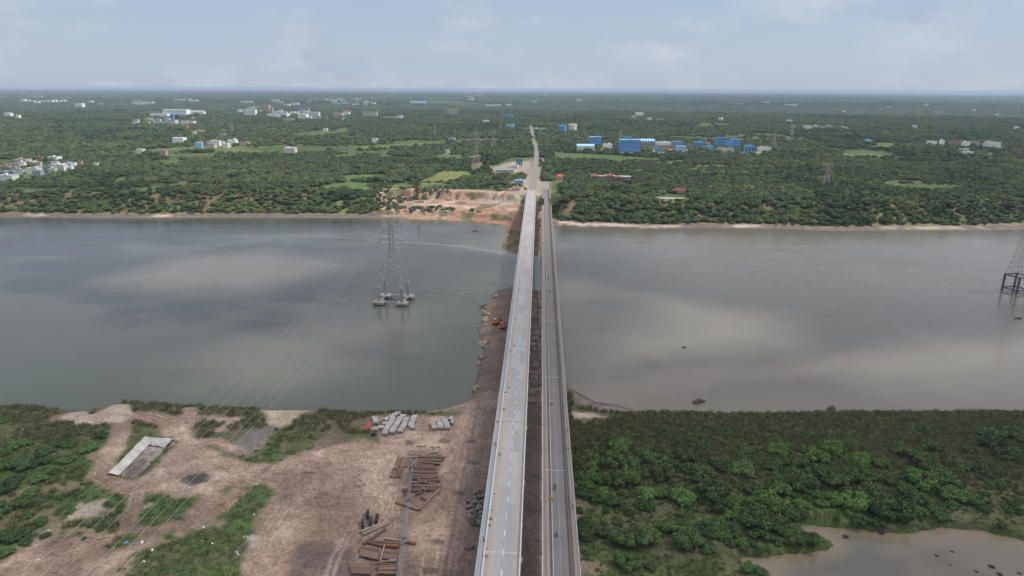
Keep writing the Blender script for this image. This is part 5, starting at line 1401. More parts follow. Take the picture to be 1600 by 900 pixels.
# low scrub on the slope and in the clearings
X5, Y5 = wood_points(780, 1350, 5.2, 5); Z5, _n, D5 = height(X5, Y5)
g5 = fbm(X5 * .02, Y5 * .02, 131, 3)
inf = np.zeros(X5.shape, bool)
for P, c in FIELD_W[9:10]: inf |= inside(X5, Y5, P)
inf |= (fbm(X5 * .006, Y5 * .006, 111, 4) < .36) & (Y5 > 890) & wood_filter(X5, Y5)
cutm = pmask(X5, Y5, CUT_SOIL, 2, 4)
fr = fbm(X5 * .03, Y5 * .03, 141, 3)
k5 = (D5 > 17) & in_view(X5, Y5, Z5, 1.1) & (inf & (g5 > .42) | (D5 < 80) & (g5 > .40) & (cutm < .3) | (cutm > .5) & ((g5 > .53) & (D5 > 26) | (D5 < 38) & (X5 < -105) & (D5 > 18.5) | (D5 > 92) & (g5 > .42) | (X5 < -185) & (g5 > .45))) & (roadside(X5, Y5) > 16) & ~((X5 > -48) & (X5 < 18) & (Y5 < 930))
scatter('scrub', np.stack([X5[k5], Y5[k5], Z5[k5] - .15], 1), tree_kinds, sizes(k5.sum(), 1.3, 3.4), 'low scrub on the far bank slope and in the clearing before the factory', 'scrub')
print('plants', len(X1), len(X2), len(X3), len(X4), int(k5.sum()))


# ------------------------------------------------------------------ haze over the whole country
b = MB(); b.box((0, 34000, (CAM_H + 8 - 3.2) / 2), (150000, 71500, CAM_H + 8 + 3.2))
hz = bpy.data.materials.new('hazy_air'); hz.use_nodes = True
ht = hz.node_tree; ht.nodes.clear()
ho = ht.nodes.new('ShaderNodeOutputMaterial'); hv = ht.nodes.new('ShaderNodeVolumePrincipled')
hv.inputs['Color'].default_value = (.59, .71, .90, 1); hv.inputs['Density'].default_value = HAZE_DENSITY; hv.inputs['Anisotropy'].default_value = 0.0
ht.links.new(hv.outputs[0], ho.inputs['Volume'])
HAZE = tag(b.build('haze', hz), kind='stuff')

# ------------------------------------------------------------------ power line: pylons and cables
def lattice(b, p0, p1, w0, w1, n, bw, mi=0, braces=True):
    """square lattice mast from p0 to p1, w0 and w1 wide"""
    p0 = Vector(p0); p1 = Vector(p1); d = (p1 - p0).normalized()
    u = Vector((1, 0, 0)) if abs(d.z) > .7 else d.cross(Vector((0, 0, 1))).normalized()
    u = (u - d * u.dot(d)).normalized(); w = d.cross(u)
    ring = []
    for i in range(n + 1):
        t = i / n; c = p0.lerp(p1, t); h = (w0 + (w1 - w0) * t) / 2
        ring.append([c + u * (sx * h) + w * (sy * h) for sx, sy in ((-1, -1), (1, -1), (1, 1), (-1, 1))])
    for k in range(4): b.bar(ring[0][k], ring[n][k], bw, mi)
    for i in range(n):
        for k in range(4):
            if braces:
                b.bar(ring[i][k], ring[i + 1][(k + 1) % 4], bw * .6, mi)
                b.bar(ring[i][(k + 1) % 4], ring[i + 1][k], bw * .6, mi)
            b.bar(ring[i + 1][k], ring[i + 1][(k + 1) % 4], bw * .55, mi)
    return ring
def pylon(name, label, loc, rz, z0, H, base, top, arms, aw, bw, sections=7, group=None, hang=True):
    r = thing(name, label, 'pylon', loc, rz, group)
    b = MB(); waist = z0 + (H - z0) * .62
    lattice(b, (0, 0, z0), (0, 0, waist), base, top * 1.25, sections, bw); lattice(b, (0, 0, waist), (0, 0, H), top * 1.25, top * .8, 6, bw * .8)
    b.build('mast', GALV, r)
    for h in arms:
        for s in (-1, 1):
            b = MB(); zc = z0 + (H - z0) * h; t = Vector((s * aw, 0, zc + .6)); hw = top * .5
            for dy in (-hw, hw):
                b.bar((s * hw, dy, zc - .6), t, bw * .9); b.bar((s * hw, dy, zc + 1.8), t, bw * .9)
            for q in (.33, .66):
                b.bar((s * (hw + (aw - hw) * q), -hw * (1 - q), zc - .6 + 1.2 * q), (s * (hw + (aw - hw) * q), hw * (1 - q), zc - .6 + 1.2 * q), bw * .6)
            a_ = b.build('cross_arm', GALV, r)
            b = MB(); b.tube((s * aw, 0, zc + .6), (s * aw, 0, zc - 2.2), .16, n=6); b.build('insulator', M('brown_insulator', (.10, .06, .05)), a_)
    return r
def cable(p, q, sag, label, rad=.045, n=26):
    b = MB(); P = []
    for i in range(n + 1):
        t = i / n; v = Vector(p).lerp(Vector(q), t); v.z -= 4 * sag * t * (1 - t); P.append(v)
    for i in range(n): b.tube(P[i], P[i + 1], rad, n=5, cap=False)
    return tag(b.build('power_cable', CABLE), label, 'cable', 'power cables over the river')
pads = [pix(x, y, 1.5) for x, y in ((591.5, 473.5), (629.5, 474.5), (602.5, 462), (638.5, 462.5))]
pc_ = np.mean(np.array(pads), 0); PB = 17.0
rzp = R(-4)
pr = pylon('river_pylon', 'lattice pylon standing on four concrete caps in the open river', (pc_[0], pc_[1], 0), rzp, 13.0, up_to(611, 346, pc_), 15.5, 2.6, (.72, .84, .965), 8.0, .27, 6)
RH = up_to(611, 346, pc_)
for sx in (-1, 1):
    for sy in (-1, 1):
        x, y = sx * PB / 2, sy * PB / 2
        b = MB(); b.box((x, y, 1.7), (8, 7, 1.6)); cp = b.build('pile_cap', CONCRETE, pr)
        b = MB()
        for dx in (-3, 0, 3):
            for dy in (-2.4, 2.4): b.tube((x + dx, y + dy, -3), (x + dx, y + dy, .9), .55, n=8)
        b.build('pile', DARK_CONCRETE, cp)
        b = MB(); b.box((x, y, 7.7), (1.8, 1.8, 10.4)); b.box((x, y, 12.8), (2.2, 2.2, .5)); b.build('column', CONCRETE, pr)
for s in (-1, 1):
    b = MB(); b.box((0, s * PB / 2, 1.9), (PB - 8.04, 1.1, .9)); b.build('tie_beam', CONCRETE, pr)
    b = MB(); b.box((s * PB / 2, 0, 1.9), (1.1, PB - 7.04, .9)); b.build('tie_beam', CONCRETE, pr)
# second pylon, mostly past the right edge of the picture
p2 = pix(1586, 455, 0)
pr2 = pylon('river_pylon', 'lattice pylon on a dark concrete frame in the river near the right picture edge', (p2[0], p2[1], 0), R(18), 13.2, 66, 12, 2.6, (.74, .86, .965), 7.5, .25, 7)
b = MB()
DKC = M('weathered_concrete', (.125, .11, .10), var=.25)
for sx in (-1, 1):
    for sy in (-1, 1): b.box((sx * 6, sy * 6, 5.1), (1.2, 1.2, 16.2))
for z in (2.2, 12.6):
    for s in (-1, 1):
        b.box((0, s * 6, z), (10.8, .9, .9)); b.box((s * 6, 0, z), (.9, 10.8, .9))
b.build('concrete_frame', DKC, pr2)
pf = pix(744, 266, DECK); Hf = up_to(744, 206, pf)
pylon('pylon', 'tall lattice pylon on the far bank nearest the green fields', (pf[0], pf[1], DECK), 0, 0, Hf, 13, 2.6, (.70, .82, .95), 9, .55, 6)
for (x, yb, yt, bw, ob_, lab) in ((770.5, 233, 201, .7, 12, 'second lattice pylon of the line beyond the nearest far bank pylon'), (782, 205, 176, .8, 12, 'third lattice pylon of the line, hazier than the second'), (679, 216, 194, .6, 8, 'slender lattice mast in the woods left of the pylon line'),
                                (1290, 291, 255, .45, 9, 'dark lattice pylon in the right woods above the bank'), (1209, 231, 205, .7, 10, 'lattice pylon right of the blue factory'), (1237, 214, 194, .7, 9, 'small lattice pylon beyond the clearing right of the factory'), (362, 207, 190, .8, 9, 'slender mast above the white turreted house'), (511, 190, 175, .9, 8, 'thin mast right of the town blocks')):
    p = pix(x, yb, DECK); pylon('pylon', lab, (p[0], p[1], DECK - .2), random.uniform(-.2, .2), 0, up_to(x, yt, p), ob_, 2.4, (.72, .84, .95), 8 if ob_ > 8 else 3, bw, 5)
# cables: river pylon to the next one behind the camera side and to the far bank
near_next = Vector((-104, 20, 50))
cr, sr = math.cos(rzp), math.sin(rzp)
for i, h in enumerate((.72, .84, .965)):
    for s in (-1, 1):
        zc = 13.0 + (RH - 13.0) * h - 2.2; ax = s * 8.0
        a = (pc_[0] + ax * cr, pc_[1] + ax * sr, zc)
        nm = ('lower', 'middle', 'upper')[i] + (' left' if s < 0 else ' right')
        cable(a, (near_next.x + ax * .8, near_next.y, near_next.z - 3 + 3 * i), 8, 'thin aluminium cable on the %s arm side, river pylon towards the near bank' % nm)
        zf = DECK + Hf * (.70, .82, .95)[i]
        cable(a, (pf[0] + s * 9, pf[1], zf), 14, 'thin aluminium cable on the %s arm side, river pylon to far bank pylon' % nm, .04)

# ------------------------------------------------------------------ pipes in the builders' yard
def ring_pipe(L, ro, ri, mat, nm):
    b = MB(); b.tube((-L / 2, 0, 0), (L / 2, 0, 0), ro, n=16, inner=ri); return b.mesh(nm, mat)
cpipe = ring_pipe(2.5, .92, .74, PIPE_CONCRETE, 'concrete_pipe')
def cpipe_at(px, py, label, group, rz=None, mesh=cpipe, dz=0.0, tilt=0.0, r=.92):
    z = gz(*pix(px, py, 5)[:2]); p = pix(px, py, z + r)
    o = link('concrete_pipe', mesh, None, (p[0], p[1], gz(p[0], p[1]) + r + dz)); o.rotation_euler = (0, tilt, R(random.uniform(-3, 3)) if rz is None else rz)
    return tag(o, label, 'concrete pipe', group)
G1_ = 'concrete pipes laid in slanting rows by the water'
COLS = {'first': [(602, 677), (603, 673.6), (604.8, 670.3), (606.8, 667), (608.8, 663.8), (611, 660.8), (613, 657.8)], 'second': [(613.3, 674.5), (615, 671.3), (617, 668), (619, 665), (621, 661.9), (623, 659), (624.8, 656.3), (626, 653.6)],
        'third': [(626, 673), (628.8, 669.5), (631, 666), (632.5, 662.6), (633.8, 659), (634.5, 655.6)], 'fourth': [(645, 668), (642.5, 664.7), (643.5, 661.3), (646, 657.8), (647, 654.2), (648.7, 651.2)]}
for nm, pts in COLS.items():
    for (x, y) in pts: cpipe_at(x, y, 'pale concrete drain pipe in the %s slanting row by the water' % nm, 'pipes of the %s slanting row' % nm)
for (x, y, lab) in ((614, 654, 'concrete pipe at the top left of the slanting rows, lower of four'), (613, 651, 'concrete pipe at the top left of the slanting rows, second of four'), (617, 648.6, 'concrete pipe at the top of the slanting rows, third of four'), (622, 646, 'concrete pipe closest to the water above the slanting rows'), (630, 650.5, 'concrete pipe alone above the third slanting row'),
                    (587, 670.5, 'concrete pipe lying leftmost beside the slanting rows'), (596, 668, 'concrete pipe between the leftmost pipe and first row'), (602.5, 662, 'concrete pipe lying alone above the leftmost pair'), (588, 659.5, 'lowest of three pipes laid together on the grass'), (587, 656.2, 'middle of three pipes laid together on the grass'), (586, 653, 'topmost of three pipes laid together on the grass')):
    cpipe_at(x, y, lab, None)
cpipe_at(603.5, 655.5, 'concrete pipe turned on end direction beside the three grass pipes', None, R(60))
for nm, pts in {'left': [(679.5, 668), (678, 664.6), (676.5, 661.2)], 'middle': [(689.5, 668), (688.5, 664.6), (687.5, 661.2), (685.5, 657.8)], 'right': [(699.5, 668), (698.5, 664.4), (697, 660.8), (695.5, 657.4), (691, 654)]}.items():
    for (x, y) in pts: cpipe_at(x, y, 'concrete drain pipe in the %s column of the compact block' % nm, 'pipes of the %s column of the compact block' % nm)
cpipe_at(704, 655, 'upper concrete pipe turned lengthways right of the compact block', None, R(75)); cpipe_at(706, 660.5, 'lower concrete pipe turned lengthways right of the compact block', None, R(75))
dpipe = ring_pipe(2.4, .78, .60, DARK_CONCRETE, 'dark_pipe')
k = 0
for (x, y) in [(385, 300), (480, 275), (500, 310), (390, 345), (440, 360), (300, 390), (365, 420), (435, 425), (490, 395), (295, 470), (340, 490), (400, 505), (310, 570), (470, 510), (450, 560), (505, 345), (350, 560), (420, 470), (520, 440), (305, 630), (470, 640)]:
    cpipe_at(700 + x / 9, 740 + y / 9, 'dark concrete pipe in the jumbled heap beside the new bridge', 'dark pipes heaped beside the new bridge', random.choice([R(70), R(60), R(20), R(110), R(30)]) + random.uniform(-.3, .3), dpipe, random.choice([0, 0, .5, .9]), random.uniform(-.25, .25), .78)
blk = MB(); blk.box((0, 0, .5), (1.9, 1.2, 1.0), top=.96); blk.box((0, 0, 1.12), (1.3, .5, .22)); blkm = blk.mesh('concrete_block', DARK_CONCRETE)
for (x, y) in [(380, 630), (430, 615), (370, 690), (430, 700), (470, 660), (345, 730), (405, 735), (360, 660), (330, 690), (440, 735), (500, 690), (480, 600), (490, 530)]:
    p = pix(700 + x / 9, 740 + y / 9, 4); o = link('concrete_block', blkm, None, (p[0], p[1], gz(p[0], p[1]) - .1 + random.choice([0, .8])), random.uniform(0, 3)); tag(o, 'squarish dark concrete block below the jumbled pipe heap', 'concrete block', 'concrete blocks below the pipe heap')
for (x, y) in [(745, 856), (752, 858), (738, 855), (748, 861), (757, 860), (728, 856), (733, 859)]:
    p = pix(x, y, 4); o = link('concrete_block', blkm, None, (p[0], p[1], gz(p[0], p[1]) - .1), random.uniform(0, 3)); tag(o, 'loose dark concrete block by the bridge near the lower picture edge', 'concrete block', 'loose concrete blocks by the bridge')

_sp = {}
def steel_pipe(x0, y0, x1, y1, label, group, r=.42, mat=RUST, dz=0.0, ox=0, oy=0, k=1.0, nm='steel_pipe'):
    a = pix(ox + x0 / k, oy + y0 / k, 4.6); c = pix(ox + x1 / k, oy + y1 / k, 4.6)
    za = gz(a[0], a[1]) + r + dz; zb = gz(c[0], c[1]) + r + dz
    A = Vector((a[0], a[1], za)); B = Vector((c[0], c[1], zb)); L = (B - A).length
    key = (round(L, 0), round(r, 2), mat.name)
    if key not in _sp:
        b = MB(); b.tube((-.5, 0, 0), (.5, 0, 0), 1.0, n=12, inner=.86); _sp[key] = b.mesh(nm, mat)
    o = link(nm, _sp[key], None, (A + B) / 2); d = (B - A).normalized()
    o.rotation_euler = (0, -math.asin(d.z), math.atan2(d.y, d.x)); o.scale = (L, r, r)
    return tag(o, label, 'steel pipe', group)
U = dict(ox=600, oy=690, k=8.18); Lw = dict(ox=520, oy=780, k=7.5)
for s in [(440, 185, 780, 190), (430, 210, 775, 210), (440, 235, 740, 240), (440, 240, 720, 275), (430, 265, 725, 290), (420, 295, 640, 300), (330, 330, 650, 320), (400, 350, 670, 350), (330, 375, 680, 380), (330, 395, 670, 400), (350, 420, 680, 420), (330, 445, 690, 455), (350, 465, 640, 460), (420, 500, 720, 490),
          (330, 520, 660, 520), (340, 555, 690, 545), (340, 570, 735, 580), (230, 605, 650, 605), (230, 625, 440, 630)]:
    steel_pipe(*s, 'long rusty steel pipe in the big loose stack across the yard', 'steel pipes of the big loose stack', .40, RUST, random.choice([0, 0, .35, .6]), **U)
for s in [(440, 222, 760, 226), (440, 282, 690, 284), (345, 410, 660, 408), (360, 480, 650, 478), (250, 590, 560, 592)]:
    steel_pipe(*s, 'thin dark steel pipe lying in the gaps of the big loose stack', 'thin pipes in the big loose stack', .24, DARK_STEEL, .1, **U)
for s in [(185, 170, 130, 350), (205, 190, 150, 350), (240, 190, 190, 330), (255, 190, 205, 320), (290, 200, 250, 330), (305, 210, 290, 320), (115, 365, 85, 450), (140, 365, 110, 455), (175, 350, 145, 455), (210, 345, 175, 450), (235, 340, 205, 450)]:
    steel_pipe(*s, 'rusty steel pipe laid lengthways left of the big loose stack', 'steel pipes left of the big loose stack', .34, RUST, 0, **U)
steel_pipe(150, 765, 450, 860, 'rusty pipe closing the lower left side of the pipe yard corner', None, .5, RUST, 0, **U)
steel_pipe(455, 860, 720, 590, 'rusty pipe closing the right side of the pipe yard corner', None, .4, RUST, 0, **U)
PALEPIPE = M('dusty_steel', (.30, .225, .18), var=.2)
for s in [(300, 150, 460, 155), (290, 185, 450, 185), (330, 100, 300, 150), (530, 155, 640, 110), (590, 50, 720, 60), (620, 80, 700, 40), (700, 160, 740, 140), (420, 45, 540, 40), (560, 130, 690, 125)]:
    steel_pipe(*s, 'short dusty pipe scattered above the big loose stack', 'dusty pipes above the big loose stack', .26, PALEPIPE, 0, **U)
for s in [(430, 450, 470, 530), (470, 520, 560, 545), (440, 640, 520, 600), (480, 580, 530, 640), (540, 590, 600, 620), (400, 690, 470, 660), (260, 690, 330, 650), (470, 700, 540, 740), (520, 505, 545, 530), (430, 660, 480, 640), (560, 600, 580, 630)]:
    steel_pipe(*s, 'short rusty pipe stub thrown on the big loose stack', 'pipe stubs on the big loose stack', .36, RUST, random.choice([.3, .8]), **U)
for s, lab in (((325, 385, 630, 265), 'upper of two long dusty pipes lying slanted beside the sheet piles'), ((345, 415, 655, 280), 'lower of two long dusty pipes lying slanted beside the sheet piles'), ((360, 530, 615, 345), 'long dusty pipe lying slanted alone above the pipe bundles'),
               ((610, 455, 870, 495), 'left pipe of the end to end pair under the boom'), ((470, 490, 830, 520), 'long pipe under the end to end pair'), ((415, 510, 560, 535), 'pipe half hidden at the left under the long pipe')):
    steel_pipe(*s, lab, None, .5, PALEPIPE if s[1] < 460 else RUST, 0, **Lw)
steel_pipe(875, 495, 970, 512, 'short pipe with orange rust at the right end of the pair under the boom', None, .5, RUST_BRIGHT, 0, **Lw)
steel_pipe(555, 545, 778, 558, 'orange rusted pipe lying on top of the right bundle', None, .55, RUST_BRIGHT, .3, **Lw)
def bundle(x0, y0, x1, y1, x2, y2, n, label, group, r=.36):
    for i in range(n):
        t = i / (n - 1); a = (x0 + (x2 - x0) * t + random.uniform(-6, 6), y0 + (y2 - y0) * t, x1 + (x2 - x0) * t + random.uniform(-6, 6), y1 + (y2 - y0) * t + random.uniform(-4, 4))
        steel_pipe(*a, label, group, r, RUST, random.choice([0, .1, .35]), **Lw)
bundle(322, 575, 538, 598, 318, 680, 9, 'rusty pipe in the short left bundle under the slanted pipes', 'pipes of the short left bundle')
bundle(585, 600, 790, 605, 570, 685, 8, 'rusty pipe in the right bundle under the orange rusted pipe', 'pipes of the right bundle')
bundle(195, 770, 430, 775, 215, 872, 9, 'rusty pipe in the left bundle at the lower picture edge', 'pipes of the lower left bundle')
bundle(545, 765, 760, 765, 525, 872, 9, 'dark rusty pipe in the right bundle at the lower picture edge', 'pipes of the lower right bundle')
steel_pipe(608, 552, 552, 742, 'thin pale pipe lying across the right bundle', None, .22, PALEPIPE, .9, **Lw)
steel_pipe(480, 755, 690, 712, 'thin rusty pipe slanting above the lower right bundle', None, .25, RUST, .2, **Lw)
steel_pipe(660, 725, 750, 722, 'short dusty pipe right above the lower right bundle', None, .45, PALEPIPE, .2, **Lw)
# bundles of sheet piles: dark channels nested in stacks
for (x, y, lab) in ((408, 165, 'dark bundle of sheet piles farthest from the bundles of pipes'), (350, 285, 'dark bundle of sheet piles, leftmost of four'), (440, 255, 'dark bundle of sheet piles in the middle of four'), (515, 222, 'dark bundle of sheet piles nearest the boom')):
    p = pix(520 + x / 7.5, 780 + y / 7.5, 5); r = thing('sheet_pile_bundle', lab, 'sheet piles', (p[0], p[1], gz(p[0], p[1]) - .05), R(random.uniform(4, 16)))
    for q in range(5):
        b = MB()
        for j in range(2):
            x = (j - .5) * .62; z = .12 + q * .3
            b.box((x, 0, z), (.3, 4.6, .05)); b.box((x - .2, 0, z + .1), (.05, 4.6, .24), 0); b.box((x + .2, 0, z + .1), (.05, 4.6, .24), 0)
        b.build('sheet_pile', (DARK_STEEL, RUST)[q % 2], r)
# crane boom laid across the stacks
A = pix(622, 906, 7.0); B = pix(646, 716, 5.6)
r = thing('crane_boom', 'blue grey lattice crane boom laid over the pipe stacks', 'crane boom', (0, 0, 0))
b = MB(); m_ = Vector(A).lerp(Vector(B), .72)
lattice(b, A, m_, 1.0, .85, 20, .06); lattice(b, m_, B, .85, .4, 9, .055); b.build('lattice', BOOM_PAINT, r)
d_ = (Vector(B) - Vector(A)).normalized(); b = MB(); b.tube(Vector(B) + Vector((-.6, 0, 0)), Vector(B) + Vector((.6, 0, 0)), .45, n=14); b.box((B[0], B[1], B[2] - .1), (.7, 1.1, .7)); b.build('head_sheave', M('navy_steel', (.05, .08, .13)), r)
b = MB()
for t in (.3, .62, .95):
    q = Vector(A).lerp(Vector(B), t); b.box((q.x, q.y, (q.z - 1.0 + 3.6) / 2), (1.1, .4, q.z - 1.0 - 3.6 + .5))
b.build('trestle', DARK_STEEL, r)
# lined pit, slabs, heaps' small things
r = thing('lined_pit', 'long pit lined with white sheeting on its banks', 'pit', (0, 0, 0))
b = MB(); cpt = PIT.mean(0); lin = []
for j, (sc_f, zz) in enumerate(((1.10, 4.5), (1.03, 4.75), (.80, 2.35))):
    for i in range(4):
        a_, c_ = PIT[i], PIT[(i + 1) % 4]
        for q in range(8):
            v = a_ + (c_ - a_) * q / 8; f = cpt + (v - cpt) * np.array([sc_f if sc_f > 1 else .62, sc_f if sc_f > 1 else .86])
            jit = .25 * (random.random() - .5); lin.append((f[0] + jit, f[1] + jit, zz + .5 * (random.random() - .5)))
SHEET = M('white_sheeting', (.62, .60, .56), var=.18, scale=.35, dirt=(.36, .30, .25))
b.add(lin, [(32 * j + i, 32 * j + (i + 1) % 32, 32 * (j + 1) + (i + 1) % 32, 32 * (j + 1) + i) for j in range(2) for i in range(32) if (i < 8 or 8 <= i < 16)])
o = b.build('liner', SHEET, r)
p = pix(515, 668, 0); 
q0 = pix(577, 664, 4.2)
r = thing('formwork_panel', 'red steel formwork panels laid flat beside the leftmost concrete pipes', 'formwork', (q0[0], q0[1], gz(q0[0], q0[1]) + .02), R(-18))
for i in range(5):
    b = MB(); b.box((0, -4 + i * 2, .15), (2.4, 1.8, .25)); b.build('panel', M('red_steel', (.34, .085, .075), var=.3), r)
p = pix(584, 680, 4); o = link('tyre_heap', None, None, (p[0], p[1], gz(p[0], p[1]))); tag(o, 'dark pile of old tyres beside the red formwork', 'tyres')
for i in range(6):
    b = MB(); b.tube((0, 0, -.14), (0, 0, .14), .55, n=14, inner=.3); t_ = b.build('tyre', RUBBER, o, (random.uniform(-.9, .9), random.uniform(-.9, .9), .16 + .29 * (i // 3))); t_.rotation_euler = (random.uniform(-.2, .2), random.uniform(-.2, .2), 0)
slab = MB(); slab.box((0, 0, .1), (1.4, .9, .2), top=.9)
litter = M('white_litter', (.68, .68, .68), var=.15)
bagb = MB(); bagb.box((0, 0, .3), (1.1, .7, .6), top=.7); bagb.box((.2, .1, .66), (.5, .4, .22), .5, top=.6); bagm = bagb.mesh('litter_bag', litter)
for (x, y) in [(243, 733), (340, 746), (490, 798), (338, 748), (165, 857), (222, 848), (196, 849), (238, 860), (318, 824), (316, 846), (57, 853), (60, 874), (225, 878), (76, 829), (370, 863), (372, 866), (296, 762), (58, 799), (108, 807), (397, 804), (315, 835), (332, 850), (178, 856), (120, 793)]:
    p = on_ground(x, y); s = random.uniform(.35, .95); o = link('litter_bag', bagm, None, p, random.uniform(0, 3)); o.scale = (s, s, s * .7); tag(o, 'white plastic litter bag lying on grass or dirt left of the yard', 'litter bag', 'litter bags left of the yard')
p = on_ground(198, 849); o = link('litter_bag', bagb.mesh('litter_bag', BLUE), None, p); tag(o, 'blue plastic bag on the grass patch near the lower track', 'litter bag')
# boulders along the causeway, between the bridges and on the far stub
def rock_mesh(seed):
    rg = np.random.default_rng(seed); bm = bmesh.new(); bmesh.ops.create_icosphere(bm, subdivisions=2, radius=1)
    for v in bm.verts:
        n = v.co.normalized(); f = 1 + .28 * math.sin(3 * n.x + seed) * math.cos(2.3 * n.y - seed) + rg.uniform(-.13, .13); v.co = Vector((n.x * f * 1.2, n.y * f * .9, n.z * f * .7))
    me = bpy.data.meshes.new('boulder'); bm.to_mesh(me); bm.free(); me.materials.append(ROCKM); return me
rocks = [rock_mesh(s) for s in range(5)]
def boulder(x, y, s, lab, grp):
    o = link('boulder', rocks[random.randrange(5)], None, (x, y, max(gz(x, y), -.3) + s * .08)); o.rotation_euler = (random.uniform(-.5, .5), random.uniform(-.5, .5), random.uniform(0, 6)); o.scale = (s, s, s); tag(o, lab, 'boulder', grp)
edge = poly([(736, 622), (742, 600), (749, 570), (757, 545), (752, 538), (747, 514), (754, 505), (762, 492), (751, 487), (767, 472), (772, 457)], 0)
for i in range(70):
    k_ = random.randrange(len(edge) - 1); t = random.random(); q = edge[k_] * (1 - t) + edge[k_ + 1] * t
    boulder(q[0] + random.uniform(-1.0, 3.5), q[1] + random.uniform(-2, 2), random.choice([.5, .7, 1.0, 1.5, 2.2]), 'grey brown boulder along the left water edge of the causeway', 'boulders of the causeway edge')
for i in range(150):
    y = random.choice([random.uniform(300, 480), random.uniform(640, 800)]); boulder(random.uniform(-3.0, 2.2), y, random.choice([.5, .8, 1.2, 1.7, 2.6]), 'pale boulder on the rubble strip between the two bridges', 'boulders between the two bridges')
for i in range(40):
    q = pix(random.uniform(786, 803), random.uniform(356, 392), .8); boulder(q[0], q[1], random.choice([.6, .9, 1.2, 1.7]), 'boulder on the dark rubble spit under the far end of the new bridge', 'boulders of the far rubble spit')
for (x, y, s, lab) in ((1090, 627, 2.6, 'large brown rock islet in the shallows right of the old bridge'), (1098, 625.5, 1.4, 'small rock at the right tip of the brown rock islet'), (1068, 542.5, 1.3, 'small dark rock breaking the river surface right of the bridges'), (1298, 638, 2.2, 'dark brush covered rock at the edge of the reeds')):
    q = pix(x, y, .3); boulder(q[0], q[1], s, lab, None); o = COL.objects[-1]; me = o.data.copy(); me.materials[0] = M('wet_dark_rock', (.085, .062, .05), var=.35); o.data = me

# ------------------------------------------------------------------ machines, boats, traffic, people
def excavator(loc, rz, label, col=ORANGE, s=1.0):
    r = thing('excavator', label, 'excavator', loc, rz); r.scale = (s, s, s)
    for x in (-1.1, 1.1):
        b = MB(); b.box((x, 0, .45), (.6, 3.6, .85)); b.build('track', RUBBER, r)
    b = MB(); b.box((0, -.4, 1.45), (2.6, 3.2, 1.0)); b.box((.1, -1.6, 2.1), (2.3, 1.2, .5)); b.build('body', col, r)
    b = MB(); b.box((-.75, .55, 2.45), (1.1, 1.5, 1.1)); b.build('cab', GLASS, r)
    b = MB(); b.box((-.75, .55, 3.05), (1.15, 1.55, .1)); b.build('cab_roof', M('cab_white', (.6, .55, .5)), r)
    b = MB(); b.bar((.4, .9, 1.9), (.4, 3.6, 4.3), .45); b.bar((.4, 3.6, 4.3), (.4, 5.2, 3.6), .4); b.build('boom', col, r)
    b = MB(); b.bar((.4, 5.2, 3.6), (.4, 5.9, 1.4), .35); b.build('stick', col, r)
    b = MB(); b.box((.4, 5.6, .95), (1.1, .9, .8), top=1.2); b.build('bucket', DARK_STEEL, r)
p = on_ground(775, 507, 3); excavator(p, R(-20), 'orange excavator with raised boom on the causeway, left of two', s=1.15)
p = on_ground(785.5, 513, 3); excavator(p, R(-3), 'orange excavator on the causeway beside the new bridge, right of two', s=1.1)
p = pix(821, 296, DECK); excavator((p[0], p[1], DECK - .1), R(80), 'yellow excavator at the far end of the new bridge', YELLOW, 1.2)
p = on_ground(652.5, 313, 12); H_ = up_to(652.5, 284, p)
r = thing('drilling_rig', 'tall rust red piling rig on the cut terrace of the far bank', 'drilling rig', p); RIGM = M('rig_red', (.20, .075, .05), var=.3)
b = MB(); lattice(b, (0, 0, 2), (0, 0, H_), 1.8, 1.4, 9, .35); b.build('mast', RIGM, r)
b = MB(); b.box((0, -1, .6), (4.5, 5, 1.1)); b.build('tracks', DARK_STEEL, r); b = MB(); b.box((0, -1.5, 2.2), (3.4, 4.2, 2.0)); b.build('body', RIGM, r); b = MB(); b.bar((0, -3, 2.5), (0, -.5, H_ * .6), .4); b.build('stay', RIGM, r)
def truck(loc, rz, label, col, bed=GALV, s=1.0):
    r = thing('truck', label, 'truck', loc, rz); r.scale = (s, s, s)
    b = MB(); b.box((0, 2.6, 1.75), (2.3, 1.8, 2.2), top=.92); b.build('cab', col, r); b = MB(); b.box((0, 3.52, 2.2), (1.9, .06, .8)); b.build('windscreen', GLASS, r)
    b = MB(); b.box((0, -.9, 1.1), (2.2, 5.0, .3)); b.box((-1.1, -.9, 1.9), (.1, 5, 1.3)); b.box((1.1, -.9, 1.9), (.1, 5, 1.3)); b.box((0, -3.4, 1.9), (2.2, .1, 1.3)); b.box((0, 1.55, 2.0), (2.2, .1, 1.5)); b.build('load_bed', bed, r)
    for y in (2.5, -1.6, -2.8):
        for x in (-1.0, 1.0):
            b = MB(); b.tube((x - .18, y, .5), (x + .18, y, .5), .5, n=12); b.build('wheel', RUBBER, r)
for (x, y, z, rz, col, lab) in ((665, 310, 13, 80, WHITE, 'white truck parked beside the piling rig'), (749, 332, 5, 60, DARK_STEEL, 'dark truck at the foot of the haul road on the far bank'), (805, 263, DECK, 10, YELLOW, 'yellow tipper by the mixing plant'), (842, 259, DECK, 2, WHITE, 'white truck on the old road beyond the bridges')):
    p = pix(x, y, z) if z == DECK else on_ground(x, y, z); truck(p, R(rz), lab, col)
